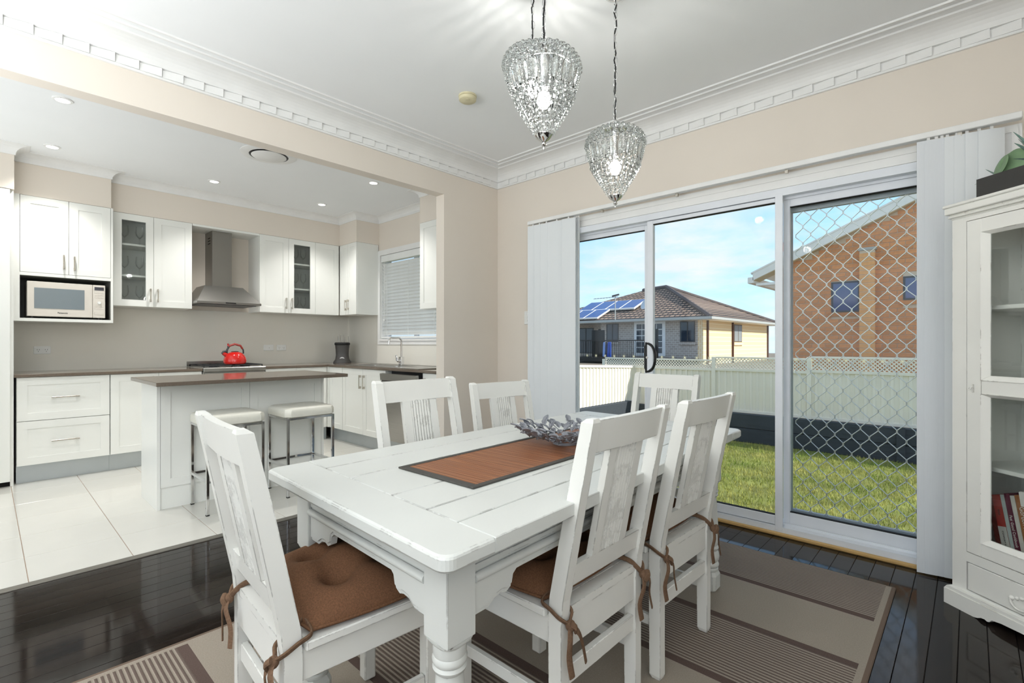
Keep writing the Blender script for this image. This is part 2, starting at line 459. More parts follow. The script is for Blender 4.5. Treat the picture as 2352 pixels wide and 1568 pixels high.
struct('wall_kitchen_back', MB().box(-3.12, -3.0, YKL - .1, .12, -.02, ZC), WALL)
# walls behind the camera, each with its window
def holed(x0, x1, y0, y1, ax, h0, h1, z0, z1):
    m_ = MB()
    if ax == 'x':
        m_.box(x0, h0, y0, y1, -.02, ZC); m_.box(h1, x1, y0, y1, -.02, ZC); m_.box(h0, h1, y0, y1, -.02, z0); m_.box(h0, h1, y0, y1, z1, ZC)
    else:
        m_.box(x0, x1, y0, h0, -.02, ZC); m_.box(x0, x1, h1, y1, -.02, ZC); m_.box(x0, x1, h0, h1, -.02, z0); m_.box(x0, x1, h0, h1, z1, ZC)
    return m_
struct('wall_rear', holed(-.1, XR + .1, YR - .12, YR, 'x', .55, 3.65, .82, 2.38), WALL)
struct('wall_right', holed(XR, XR + .12, YR, .14, 'y', -5.4, -3.0, .92, 2.28), WALL)
struct('wall_kitchen_side', holed(-3.12, -.1, YKL - .12, YKL, 'x', -2.4, 0 - .15, .92, 2.28), WALL)
struct('ceiling', MB().box(0, XR + .1, YR - .1, .14, ZC, ZC + .06), CEIL)
struct('ceiling', MB().box(-3.12, 0, YKL - .1, .26, ZC, ZC + .06), CEIL)
def win_frame(name, fr, a0, a1, b0, b1):
    f = MB(); t = .05
    for q in ((a0, a0 + t, b0, b1), (a1 - t, a1, b0, b1), (a0 + t, a1 - t, b0, b0 + t), (a0 + t, a1 - t, b1 - t, b1), ((a0 + a1) / 2 - .025, (a0 + a1) / 2 + .025, b0 + t, b1 - t)):
        f.fbox(fr, q[0], q[1], q[2], q[3], -.09, -.03)
    o = struct(name, f, ALU)
    obj('window_pane', MB().fbox(fr, a0 + t, a1 - t, b0 + t, b1 - t, -.064, -.058), GLASS, o)
win_frame('window_2', Fr((0, YR, 0), (-1, 0, 0), (0, 1, 0)), -3.65, -.55, .82, 2.38)
win_frame('window_3', Fr((XR, 0, 0), (0, -1, 0), (-1, 0, 0)), 3.0, 5.4, .92, 2.28)
win_frame('window_4', Fr((0, YKL, 0), (-1, 0, 0), (0, 1, 0)), .15, 2.4, .92, 2.28)

# bulkheads over the kitchen cupboards
w = MB()
w.box(-3.0, -2.36, YKL, -3.135, 2.39, ZC); w.box(-3.0, -2.545, -3.135, -2.50, 2.40, ZC); w.box(-3.0, -2.655, -2.50, .12, 2.40, ZC)
w.box(-2.66, -2.235, -.195, .12, 2.40, ZC); w.box(-.93, -.10, -.21, .12, 2.40, ZC)
struct('wall_bulkhead', w, WALL, 'cream bulkheads above the kitchen cupboards')
cove = [(0, 2.665), (.008, 2.665)] + [(.088 - .08 * cos(t), 2.672 + .062 * sin(t)) for t in [i * pi / 12 for i in range(7)]] + [(.092, 2.736), (.092, ZC), (0, ZC)]
struct('trim_2', MB().sweep([(-2.36, YKL), (-2.36, -3.135), (-2.545, -3.135), (-2.545, -2.50), (-2.655, -2.50), (-2.655, -.195), (-2.235, -.195), (-2.235, .12), (-.93, .12), (-.93, -.21), (-.103, -.21)], cove, -1), TRIMW, 'white cove cornice of the kitchen')
# dining cornice with its row of tilted dentils
corn = [(0, 2.598), (.014, 2.598), (.016, 2.607), (.010, 2.610), (.010, 2.655), (.024, 2.657), (.026, 2.664)] + [(.026 + .10 * (1 - cos(t)), 2.664 + .068 * sin(t)) for t in [i * pi / 12 for i in range(1, 7)]] + [(.13, ZC), (0, ZC)]
cn = struct('trim_3', MB().sweep([(0, YR), (0, 0), (XR, 0)], corn, -1), TRIMW, 'white dentil cornice of the dining room'); OFF[cn] = (0, 0, 0)
dm = MB().hexa([(0, 0, -.021), (.098, 0, -.021), (.098, -.009, -.021), (0, -.002, -.021), (0, 0, .021), (.098, 0, .021), (.098, -.014, .023), (0, -.004, .017)]).mesh('dentil'); dm.materials.append(TRIMW)
x = 3.017 - 29 * .1055
while x < XR - .1:
    if x > .0: piece('dentil', dm, (x, -.010, 2.633), cn)
    x += .1055
y = -3.238 - .101 * 8
while y < -.11:
    piece('dentil', dm, (.010, y, 2.633), cn, rot=(0, 0, pi / 2)); y += .101
rb = MB()
for d in (.19, .243):
    prof = [(d - .007, ZC), (d - .005, ZC - .009), (d + .005, ZC - .009), (d + .007, ZC)]
    rb.sweep([(0, YR + d), (0, 0), (XR - d, 0)], prof, -1)
struct('trim_4', rb, TRIMW, 'pair of thin raised ceiling battens')
struct('baseboard_left', MB().fbox(WF, 0, .014, 0, .11, -.647, 0, .004), TRIMW)
struct('baseboard_back', MB().fbox(WF, .014, .56, 0, .11, -.014, 0, .004), TRIMW)
struct('baseboard_right', MB().fbox(WF, XR - .014, XR, 0, .11, YR, 0, .004), TRIMW)

# ------------------------------------------------------------------ kitchen window and its venetian blind
f = MB(); ar = Fr((0, .12, 0), (1, 0, 0), (0, -1, 0))
ax0, ax1, az0, az1 = -2.245, -.915, 1.14, 2.32
for t0, t1, c in ((0, .045, .016), (.045, .066, .026)):
    f.fbox(ar, ax0 + t0, ax0 + t1, az0 + t0, az1 - t0, 0, c); f.fbox(ar, ax1 - t1, ax1 - t0, az0 + t0, az1 - t0, 0, c)
    f.fbox(ar, ax0 + t1, ax1 - t1, az0 + t0, az0 + t1, 0, c); f.fbox(ar, ax0 + t1, ax1 - t1, az1 - t1, az1 - t0, 0, c)
f.fbox(ar, WX0, WX0 + .004, WZ0, WZ1, -.14, 0); f.fbox(ar, WX1 - .004, WX1, WZ0, WZ1, -.14, 0); f.fbox(ar, WX0, WX1, WZ0, WZ0 + .004, -.14, 0)
wi = struct('window_1', f, TRIMW, 'white framed kitchen window above the sink')
f = MB(); t = .04
for q in ((WX0, WX0 + t, WZ0, WZ1), (WX1 - t, WX1, WZ0, WZ1), (WX0 + t, WX1 - t, WZ0, WZ0 + t), (WX0 + t, WX1 - t, WZ1 - t, WZ1), (-1.60, -1.55, WZ0 + t, WZ1 - t)):
    f.fbox(ar, *q, -.12, -.08)
obj('sash', f, ALU, wi)
obj('window_pane', MB().fbox(ar, WX0 + t, WX1 - t, WZ0 + t, WZ1 - t, -.102, -.097), GLASS, wi)
vb = thing('venetian_blind', 'white horizontal slat blind in the kitchen window above the sink', 'blind', (WX0 + .6, .12, 1.22))
obj('head_rail', MB().fbox(ar, WX0 + .01, WX1 - .01, WZ1 - .085, WZ1 - .005, -.05, .012, .002), SLATW, vb)
sl = MB().prism([(-.024, -.001), (0, .003), (.024, -.001), (.024, .001), (0, .005), (-.024, .001)], Fr((0, 0, 0), (0, 1, 0), (1, 0, 0)), -.595, .595).mesh('slat'); sl.materials.append(SLATW)
nz = 22
for i in range(nz):
    piece('slat', sl, ((WX0 + WX1) / 2, .135, 1.275 + i * .0405), vb, rot=(radians(-50), 0, 0))
obj('bottom_rail', MB().fbox(ar, WX0 + .012, WX1 - .012, 1.218, 1.236, -.036, .010, .002), SLATW, vb)
for xx in (WX0 + .14, -1.59, WX1 - .14):
    obj('ladder_cord', MB().tube([(xx, .108, WZ1 - .08), (xx, .108, 1.235)], .0016, 5), SLATW, vb)
obj('lift_cord', MB().tube([(WX0 + .09, .105, WZ1 - .08), (WX0 + .092, .104, 1.50), (WX0 + .085, .104, 1.45)], .002, 5).sphere((WX0 + .085, .104, 1.44), .009, 8, 6, 1.6), TRIMW, vb)

# ------------------------------------------------------------------ sliding glass door
dr = Fr((0, 0, 0), (1, 0, 0), (0, -1, 0))       # c grows into the room
f = MB()
f.fbox(dr, DX0, DX0 + .045, 0, DZ, -.13, .045); f.fbox(dr, DX1 - .045, DX1, 0, DZ, -.13, .045)
f.fbox(dr, DX0 + .045, DX1 - .045, 2.035, DZ, -.13, .045); f.fbox(dr, DX0 + .045, DX1 - .045, 0, .052, -.13, .045)
f.fbox(dr, DX0 + .045, DX1 - .045, .052, .066, -.012, -.006); f.fbox(dr, DX0 + .045, DX1 - .045, 2.02, 2.035, -.012, -.006)
dd = struct('door_1', f, ALU, 'three panel white aluminium sliding glass door'); OFF[dd] = (0, 0, 0)
def starburst(r=.017):
    s_ = MB(); nseg = 8
    vs = [(0, -.0005, 0)]
    for k in range(16):
        a = 2 * pi * k / 16; q = r if k % 2 == 0 else r * .22
        vs.append((cos(a) * q, 0, sin(a) * q))
    vs2 = [(v[0], .0005, v[2]) for v in vs]
    fs = [(0, 1 + k, 1 + (k + 1) % 16) for k in range(16)]
    s_.add(vs, fs); s_.add(vs2, fs)
    return s_.mesh('sticker', fix=False)
stm = starburst(); stm.materials.append(STICK)
def door_panel(x0, x1, c0, c1, lw, rw, bt, tp, name='sliding_panel'):
    z0, z1 = .056, 2.032
    p_ = MB()
    p_.fbox(dr, x0, x0 + lw, z0, z1, c0, c1, .002); p_.fbox(dr, x1 - rw, x1, z0, z1, c0, c1, .002)
    p_.fbox(dr, x0 + lw, x1 - rw, z0, z0 + bt, c0, c1, .002); p_.fbox(dr, x0 + lw, x1 - rw, z1 - tp, z1, c0, c1, .002)
    o = obj(name, p_, ALU, dd)
    cm = (c0 + c1) / 2
    g = obj('glass_pane', MB().fbox(dr, x0 + lw, x1 - rw, z0 + bt, z1 - tp, cm - .003, cm + .003), GLASS, o)
    obj('glazing_seal', MB().fbox(dr, x0 + lw, x1 - rw, z0 + bt, z0 + bt + .004, cm - .012, cm + .012).fbox(dr, x0 + lw, x1 - rw, z1 - tp - .004, z1 - tp, cm - .012, cm + .012), DARK, o)
    k = 0
    xs = .905 - .0835 * 6
    while xs < x1 - rw - .02:
        if xs > x0 + lw + .02: piece('sticker', stm, (xs, -cm + .0055 * 0 - .0045, 1.0545), o)
        xs += .0835
    return o
pl = door_panel(DX0 + .045, 1.551, -.052, -.018, .05, .049, .062, .045)
pm = door_panel(1.548, 2.427, .000, .034, .046, .034, .055, .026, 'fixed_panel')
pr_ = door_panel(2.424, DX1 - .045, -.052, -.018, .036, .05, .075, .055)
obj('track_gap_shade', MB().fbox(dr, DX0 + .045, 1.54, 2.026, 2.034, -.04, -.016).fbox(dr, 2.43, DX1 - .045, 2.026, 2.034, -.04, -.016).fbox(dr, 2.43, DX1 - .045, .053, .060, -.04, -.014).fbox(dr, DX0 + .045, 1.54, .053, .060, -.04, -.014), DARK, dd)  # dark strips set in for the shade of the recessed gaps
obj('interlock_bar', MB().fbox(dr, 2.395, 2.437, .03, 2.05, .034, .046, .002), ALU, dd)
# black pull handle with lock on the left sliding panel
h = MB(); h.fbox(dr, 1.515, 1.535, .965, 1.135, -.018, .018, .004)
hp = obj('lock_plate', h, BLACK, pl)
pts = [(1.535 + .085 * sin(t) ** .8 if sin(t) > 0 else 1.535, -.02 - .03 * sin(t), 1.05 - .1 * cos(t)) for t in [i * pi / 14 for i in range(15)]]
obj('pull_handle', MB().tube(pts, .011, 10, flat=(1.3, .9)).prism([(1.53, .955), (1.562, .965), (1.572, 1.05), (1.562, 1.135), (1.53, 1.145)], dr, -.016, .030), BLACK, pl)
obj('key_cylinder', MB().lathe([(.009, 0), (.009, .006), (.0, .006)], (1.548, -.030, 1.05), 14, (0, -1, 0)), CHROME, pl)
obj('snib_lever', MB().fbox(dr, 1.572, 1.592, 1.02, 1.03, .01, .02, .003), CHROME, pl)
struct('trim_5', MB().fbox(dr, DX0 - .01, DX1 + .01, 0, .022, .046, .068, .006), TIMBER, 'varnished pine strip under the sliding door')
ap = MB()
for (o0, o1, c) in ((0, .012, .020), (.012, .030, .028), (.030, .062, .018), (.062, .085, .024), (.085, .098, .016)):
    ap.fbox(dr, DX0 - o1 + .004, DX1 + o1 - .004, DZ + o0 - .004, DZ + o1 - .004, 0, c)
    ap.fbox(dr, DX0 - o1 + .004, DX0 - o0 + .004, 0, DZ + o0 - .004, 0, c); ap.fbox(dr, DX1 + o0 - .004, DX1 + o1 - .004, 0, DZ + o0 - .004, 0, c)
struct('trim_6', ap, TRIMW, 'moulded white architrave of the sliding door')
# diamond security screen outside the right panel
sx0, sx1 = 2.425, DX1 - .045
f = MB(); f.fbox(dr, sx0, sx0 + .03, .05, 2.03, -.115, -.085); f.fbox(dr, sx1 - .03, sx1, .05, 2.03, -.115, -.085)
f.fbox(dr, sx0 + .03, sx1 - .03, .05, .135, -.115, -.085); f.fbox(dr, sx0 + .03, sx1 - .03, 1.955, 2.03, -.115, -.085)
sc = struct('door_2', f, ALUG, 'diamond grille security screen outside the glass door'); OFF[sc] = (0, 0, 0)
px_, pz_ = .0822, .1035
st_ = []
zz = 1.964 + .05175
up = True; pts = []
k = 0
while zz > .06:
    xk = .0 if k % 2 == 0 else .0411
    pts += [(xk + (.0022 if k % 2 == 0 else -.0022), 0, zz + .0085), (xk + (.0022 if k % 2 == 0 else -.0022), 0, zz - .0085)]
    zz -= pz_ / 2; k += 1
strand = MB().tube(pts, .0024, 6, flat=(1.0, 2.2), smooth=False, up=(1, 0, 0)).mesh('grille_strand'); strand.materials.append(GRILLE)
strand2 = MB().tube([(-p[0], p[1], p[2]) for p in pts], .0024, 6, flat=(1.0, 2.2), smooth=False, up=(1, 0, 0)).mesh('grille_strand'); strand2.materials.append(GRILLE)
# even strands bulge right, odd strands bulge left, so that neighbours meet at the joints
xk = 2.512 - .0411
i = 0
x = 2.4709 - .0
while x < sx1 - .04:
    if x > sx0 + .0: piece('grille_strand', strand, (x, .100, 0), sc)
    if x + .0822 < sx1: piece('grille_strand', strand2, (x + .0822, .1005, 0), sc)
    x += .0822
# ------------------------------------------------------------------ vertical blind on its track
bl = thing('vertical_blind', 'white vertical slat blind drawn back to both sides of the sliding door', 'blind', (1.95, -.1, 0))
obj('head_track', MB().fbox(dr, .472, 3.43, 2.168, 2.198, .075, .118, .003), TRIMW, bl)
for xx in (.62, 1.19, 1.78, 2.45, 3.20):
    obj('track_bracket', MB().fbox(dr, xx, xx + .035, 2.198, 2.203, 0, .10).fbox(dr, xx + .012, xx + .028, 2.148, 2.168, .08, .10), HANDLE, bl)
def vslat(x0, y0, x1, y1, m_, z0=.012, z1=2.155, rib=False):
    d = Vector((x1 - x0, y1 - y0)); L = d.length; fr_ = Fr((x0, y0, 0), (d.x, d.y, 0), (d.y, -d.x, 0))
    s_ = MB(); n = 8
    poly = [(L * i / n, .006 * sin(pi * i / n)) for i in range(n + 1)]
    vs = []
    for (a, c) in poly: vs += [fr_.p(a, z0, c), fr_.p(a, z1, c), fr_.p(a, z1, c - .0012), fr_.p(a, z0, c - .0012)]
    fs = []
    for i in range(n):
        for j in range(4): fs.append((i * 4 + j, i * 4 + (j + 1) % 4, (i + 1) * 4 + (j + 1) % 4, (i + 1) * 4 + j))
    fs += [(0, 1, 2, 3), (n * 4, n * 4 + 1, n * 4 + 2, n * 4 + 3)]
    s_.add(vs, fs, True)
    o = obj('slat', s_, m_, bl)
    obj('slat_hook', MB().fbox(fr_, L / 2 - .006, L / 2 + .006, z1 - .002, z1 + .016, -.003, .003), TRIMW, o)
for i, (xa, xb) in enumerate(((.472, .575), (.545, .645), (.615, .725), (.69, .868), (.838, .957))):
    vslat(xa, -.112, xb, -.088, BLIND)
for i in range(5):
    vslat(.925 + i * .012, -.055, .933 + i * .012, -.085, BLIND)
for i, (xa, xb) in enumerate(((3.062, 3.148), (3.092, 3.178), (3.112, 3.198), (3.13, 3.22), (3.165, 3.255), (3.20, 3.29), (3.24, 3.335), (3.285, 3.375))):
    vslat(xa, -.124 + .004 * i, xb, -.092 + .004 * i, BLINDS if i < 4 else BLIND)
# wall switch left of the blind
sw = thing('light_switch', 'white wall switch plate beside the left stack of blind slats', 'switch', (.375, 0, 1.34))
obj('plate', MB().fbox(dr, .340, .412, 1.322, 1.438, 0, .009, .003), OUTLET, sw)
for zq in (1.358, 1.388, 1.418): obj('rocker', MB().fbox(dr, .369, .383, zq - .010, zq + .006, .009, .0125, .001), OUTLET, sw)

# ------------------------------------------------------------------ kitchen joinery
KB = Fr((0, 0, 0), (0, 1, 0), (1, 0, 0))       # back run: a = y, c = x
KR = Fr((0, 0, 0), (1, 0, 0), (0, -1, 0))      # window run: a = x, c = -y
def shaker(fr, a0, a1, b0, b1, c, fw=.062, th=.018, rec=.006):
    m_ = MB()
    m_.fbox(fr, a0, a0 + fw, b0, b1, c - th, c); m_.fbox(fr, a1 - fw, a1, b0, b1, c - th, c)
    m_.fbox(fr, a0 + fw, a1 - fw, b0, b0 + fw, c - th, c); m_.fbox(fr, a0 + fw, a1 - fw, b1 - fw, b1, c - th, c)
    m_.fbox(fr, a0 + fw, a1 - fw, b0 + fw, b1 - fw, c - th, c - rec)
    return m_
def pull(fr, a, b, c, L, vert=True, w=.010):
    m_ = MB()
    if vert:
        m_.fbox(fr, a - w / 2, a + w / 2, b - L / 2, b + L / 2, c + .022, c + .030, .002)
        for s_ in (-1, 1): m_.fbox(fr, a - w / 2, a + w / 2, b + s_ * (L / 2 - .014) - .013, b + s_ * (L / 2 - .014) + .013, c, c + .023, .002)
    else:
        m_.fbox(fr, a - L / 2, a + L / 2, b - w / 2, b + w / 2, c + .022, c + .030, .002)
        for s_ in (-1, 1): m_.fbox(fr, a + s_ * (L / 2 - .014) - .013, a + s_ * (L / 2 - .014) + .013, b - w / 2, b + w / 2, c, c + .023, .002)
    return m_
def add_door(par, fr, a0, a1, b0, b1, c, hp=None, hl=.15, vert=True, name='door', glass=False, fw=.062, g=.0015):
    a0 += g; a1 -= g; b0 += g; b1 -= g
    if glass:
        m_ = MB(); th = .018
        m_.fbox(fr, a0, a0 + fw, b0, b1, c - th, c); m_.fbox(fr, a1 - fw, a1, b0, b1, c - th, c)
        m_.fbox(fr, a0 + fw, a1 - fw, b0, b0 + fw, c - th, c); m_.fbox(fr, a0 + fw, a1 - fw, b1 - fw, b1, c - th, c)
        d = obj(name, m_, CAB, par)
        obj('glass_pane', MB().fbox(fr, a0 + fw, a1 - fw, b0 + fw, b1 - fw, c - .012, c - .008), CGLASS, d)
    else:
        d = obj(name, shaker(fr, a0, a1, b0, b1, c, fw), CAB, par)
    if hp: obj('handle', pull(fr, hp[0], hp[1], c, hl, vert), HANDLE, d)
    return d
def carcass(fr, a0, a1, b0, b1, c0, c1, t=.016, shelves=(), open_front=True):
    m_ = MB()
    m_.fbox(fr, a0, a0 + t, b0, b1, c0, c1); m_.fbox(fr, a1 - t, a1, b0, b1, c0, c1)
    m_.fbox(fr, a0 + t, a1 - t, b0, b0 + t, c0, c1); m_.fbox(fr, a0 + t, a1 - t, b1 - t, b1, c0, c1); m_.fbox(fr, a0 + t, a1 - t, b0 + t, b1 - t, c0, c0 + .006)
    for z in shelves: m_.fbox(fr, a0 + t, a1 - t, z, z + .018, c0 + .006, c1 - .02)
    return m_
XB = -2.9995
# tall pantry at the left edge of the picture
t = thing('pantry_cupboard', 'tall white shaker pantry cupboard at the left edge of the kitchen', 'cupboard', (-2.68, -3.6, 0))
obj('body', MB().fbox(KB, -4.25, -3.157, .06, 2.388, XB, -2.385), CAB, t)
obj('end_panel', MB().fbox(KB, -3.157, -3.137, 0, 2.388, XB, -2.400), CAB, t)
for a in (-3.66, -4.17): add_door(t, KB, a, a + .503, .045, 2.386, -2.36, (a + .04, 1.1), .2)
obj('plinth', MB().fbox(KB, -4.25, -3.157, 0, .06, XB, -2.42), DARK, t)
# base units of the back run
def base_unit(name, label, fr, a0, a1, parts, cfront, cback, plw):
    t = thing(name, label, 'cabinet', fr.p((a0 + a1) / 2, 0, cback))
    obj('body', MB().fbox(fr, a0 + .001, a1 - .001, .15, .874, cback, cfront - .020), CAB, t)
    obj('plinth', MB().fbox(fr, a0, a1, .001, .148, cfront - .075, cfront - .06), PLINTH, t)
    for p_ in parts: add_door(t, fr, *p_[:4], cfront, p_[4], p_[5], p_[6], p_[7])
    return t
base_unit('drawer_cabinet', 'white two drawer base cabinet beside the pantry', KB, -3.122, -2.528, [(-3.12, -2.53, .514, .872, (-2.825, .70), .18, False, 'drawer'), (-3.12, -2.53, .15, .512, (-2.825, .335), .18, False, 'drawer')], -2.40, XB, 0)
base_unit('base_cabinet', 'white base cabinet with two doors left of the stove', KB, -2.527, -1.805, [(-2.526, -2.165, .15, .872, (-2.21, .78), .13, True, 'door'), (-2.165, -1.806, .15, .872, (-2.12, .78), .13, True, 'door')], -2.40, XB, 0)
base_unit('base_cabinet', 'white base cabinet right of the stove towards the corner', KB, -1.195, -.47, [(-1.195, -.86, .70, .872, (-1.03, .79), .13, False, 'drawer'), (-1.195, -.86, .15, .70, (-.90, .6), .13, True, 'door'), (-.86, -.50, .15, .872, None, .13, True, 'door')], -2.40, XB, 0)
YB = -.1195
base_unit('corner_cabinet', 'narrow white corner base cabinet below the knife block', KR, -2.375, -2.066, [(-2.372, -2.068, .15, .872, None, .13, True, 'door')], .47, YB, 0)
obj('corner_filler', MB().box(-2.425, -2.374, -.482, -.44, .15, .874), CAB, bpy.data.objects['corner_cabinet'])
obj('plinth', MB().box(-2.475, -2.374, -.412, -.396, .001, .148), PLINTH, bpy.data.objects['corner_cabinet'])
base_unit('sink_cabinet', 'white sink base cabinet with two long handled doors', KR, -2.065, -1.163, [(-2.064, -1.614, .15, .872, (-1.652, .73), .15, True, 'door'), (-1.614, -1.164, .15, .872, (-1.575, .73), .15, True, 'door')], .47, YB, 0)
base_unit('base_cabinet', 'white end base cabinet between the dishwasher and the wall stub', KR, -.535, -.105, [(-.533, -.107, .15, .872, (-.49, .75), .15, True, 'door')], .47, YB, 0)
# L shaped bench top
bt_ = MB().box(XB, -2.378, -3.136, -1.804, .875, .900, .002).box(XB, -2.378, -1.197, .1195, .875, .900, .002).box(-2.378, -.104, -.492, .1195, .875, .900, .002)
single('bench_top', bt_, BENCH, (-2.7, -1.5, .875), 'glossy brown stone bench top running round the kitchen corner', 'bench top')
# splashback
sb = MB().box(-2.999, -2.991, -3.136, .1115, .9005, 1.52).box(-2.991, -.104, .1115, .1195, .9005, 1.14)
sb.box(-2.991, -2.25, .1115, .1195, 1.14, 1.52)
struct('wall_splashback', sb, SPLASH, 'glossy pale glass splashback')

# upper cupboards
t = thing('microwave_cupboard', 'white wall cupboard with open grey niche for the microwave', 'cupboard', (-2.77, -2.8, 1.341))
c_ = MB(); c_.fbox(KB, -3.136, -3.098, 1.341, 2.399, XB, -2.541); c_.fbox(KB, -2.503, -2.486, 1.341, 2.399, XB, -2.541)
c_.fbox(KB, -3.098, -2.503, 1.341, 1.366, XB, -2.541); c_.fbox(KB, -3.098, -2.503, 1.726, 1.752, XB, -2.541); c_.fbox(KB, -3.098, -2.503, 1.752, 2.399, XB, -2.565)
obj('body', c_, CAB, t)
n_ = MB(); n_.fbox(KB, -3.098, -2.503, 1.366, 1.726, XB, -2.985); n_.fbox(KB, -3.098, -3.096, 1.366, 1.726, -2.985, -2.545); n_.fbox(KB, -2.505, -2.503, 1.366, 1.726, -2.985, -2.545); n_.fbox(KB, -3.096, -2.505, 1.724, 1.726, -2.985, -2.545); n_.fbox(KB, -3.096, -2.505, 1.366, 1.3675, -2.985, -2.545)
obj('niche_lining', n_, NICHE, t)
add_door(t, KB, -3.097, -2.792, 1.753, 2.398, -2.54, (-2.826, 1.86), .125)
add_door(t, KB, -2.792, -2.504, 1.753, 2.398, -2.54, (-2.756, 1.855), .125)
def upper(name, label, fr, a0, a1, b0, b1, cb, cf, doors, shelves=()):
    t = thing(name, label, 'cupboard', fr.p((a0 + a1) / 2, b0, cb))
    obj('body', carcass(fr, a0, a1, b0, b1, cb, cf - .019, .016, shelves), CAB, t)
    for d in doors: add_door(t, fr, d[0], d[1], b0, b1, cf, d[2], .13, glass=d[3])
    return t
upper('wall_cupboard', 'white wall cupboard with one glass door left of the range hood', KB, -2.485, -1.826, 1.511, 2.398, XB, -2.65,
      [(-2.47, -2.156, (-2.185, 1.625), True), (-2.156, -1.828, (-2.125, 1.625), False)], (1.80, 2.10))
upper('wall_cupboard', 'white wall cupboard right of the hood with a glass middle door', KB, -1.165, -.205, 1.511, 2.398, XB, -2.65,
      [(-1.165, -.84, (-.872, 1.625), False), (-.84, -.516, (-.806, 1.625), True), (-.516, -.206, None, False)], (1.80, 2.10))
t = thing('wall_cupboard', 'narrow two door wall cupboard turned to the window side', 'cupboard', (-2.44, .1, 1.511))
obj('body', MB().fbox(KR, -2.648, -2.236, 1.511, 2.398, -.1105, .178), CAB, t)
add_door(t, KR, -2.648, -2.447, 1.511, 2.398, .197, (-2.475, 1.63), .13, fw=.045); add_door(t, KR, -2.447, -2.236, 1.511, 2.398, .197, (-2.419, 1.635), .13, fw=.045)
t = thing('wall_cupboard', 'white wall cupboard behind the wall stub right of the window', 'cupboard', (-.5, .1, 1.507))
obj('body', MB().fbox(KR, -.925, -.104, 1.507, 2.398, -.119, .195), CAB, t)
add_door(t, KR, -.925, -.515, 1.507, 2.398, .214); add_door(t, KR, -.515, -.105, 1.507, 2.398, .214)
# panel bridging the two cupboards over the hood
bp_ = thing('bridging_panel', 'white panel bridging the cupboards above the range hood', 'panel', (-2.8, -1.5, 2.376))
obj('board', MB().fbox(KB, -1.825, -1.166, 2.376, 2.398, XB, -2.651), CAB, bp_)
# ------------------------------------------------------------------ island
t = thing('kitchen_island', 'white panelled kitchen island behind the bar stools', 'island', (-1.05, -1.9, 0))
obj('body', MB().fbox(KB, -2.47, -1.318, .001, .872, -1.30, -.852), CAB, t)
obj('end_panel', MB().fbox(KB, -2.49, -2.47, 0, .872, -1.32, -.832), CAB, t)
obj('end_panel', MB().fbox(KB, -1.318, -1.298, 0, .872, -1.32, -.832), CAB, t)
for a0, a1 in ((-2.469, -1.894), (-1.894, -1.319)):
    obj('back_panel', shaker(KB, a0 + .001, a1 - .001, .15, .871, -.833, .058), CAB, t)
obj('kick_panel', MB().fbox(KB, -2.469, -1.319, 0, .148, -.851, -.842), CAB, t)
single('island_top', MB().fbox(WF, -1.36, -.555, .873, .899, -2.548, -1.222, .002), BENCH, (-.95, -1.88, .873), 'glossy brown stone top of the kitchen island', 'bench top')
# ------------------------------------------------------------------ stove
t = thing('gas_stove', 'stainless steel freestanding stove with black trivets under the hood', 'stove', (-2.69, -1.5, 0))
obj('body', MB().fbox(KB, -1.799, -1.201, .03, .865, -2.99, -2.40, .004), STEEL, t)
obj('cooktop', MB().fbox(KB, -1.8, -1.2, .865, .905, -2.985, -2.365, .006), STEEL, t)
obj('upstand', MB().fbox(KB, -1.797, -1.197, .9055, .956, -2.99, -2.972, .002), STEEL, t)
dr_ = obj('oven_door', MB().fbox(KB, -1.785, -1.215, .14, .70, -2.40, -2.372, .004), STEEL, t)
obj('door_glass', MB().fbox(KB, -1.70, -1.30, .24, .58, -2.372, -2.369), BLACK, dr_)
obj('door_handle', MB().tube([(-2.335, -1.75, .66), (-2.335, -1.25, .66)], .009, 10), CHROME, dr_)
obj('control_panel', MB().fbox(KB, -1.785, -1.215, .72, .855, -2.40, -2.376, .003), STEEL, t)
for k in range(5): obj('knob', MB().lathe([(.02, 0), (.018, .022), (0, .022)], (-2.376, -1.72 + k * .11, .79), 14, (1, 0, 0)), BLACK, t)
for (yc, xc, w_, d_) in ((-1.65, -2.68, .26, .5), (-1.35, -2.68, .26, .5)):
    tr = MB()
    for k in range(5):
        yy = yc - w_ / 2 + w_ * k / 4
        tr.tube([(xc - d_ / 2, yy, .925), (xc + d_ / 2, yy, .925)], .005, 6, smooth=False)
    for k in range(3):
        xx = xc - d_ / 2 + d_ * k / 2
        tr.tube([(xx, yc - w_ / 2, .923), (xx, yc + w_ / 2, .923)], .005, 6, smooth=False)
    for sx in (-1, 1):
        for sy in (-1, 1): tr.tube([(xc + sx * d_ / 2, yc + sy * w_ / 2, .905), (xc + sx * d_ / 2, yc + sy * w_ / 2, .927)], .006, 6)
    obj('trivet', tr, IRON, t)
    for xx in (-.12, .12): obj('burner', MB().lathe([(.05, 0), (.05, .007), (.036, .010), (.036, .016), (0, .016)], (xc + xx, yc, .905), 18), IRON, t)
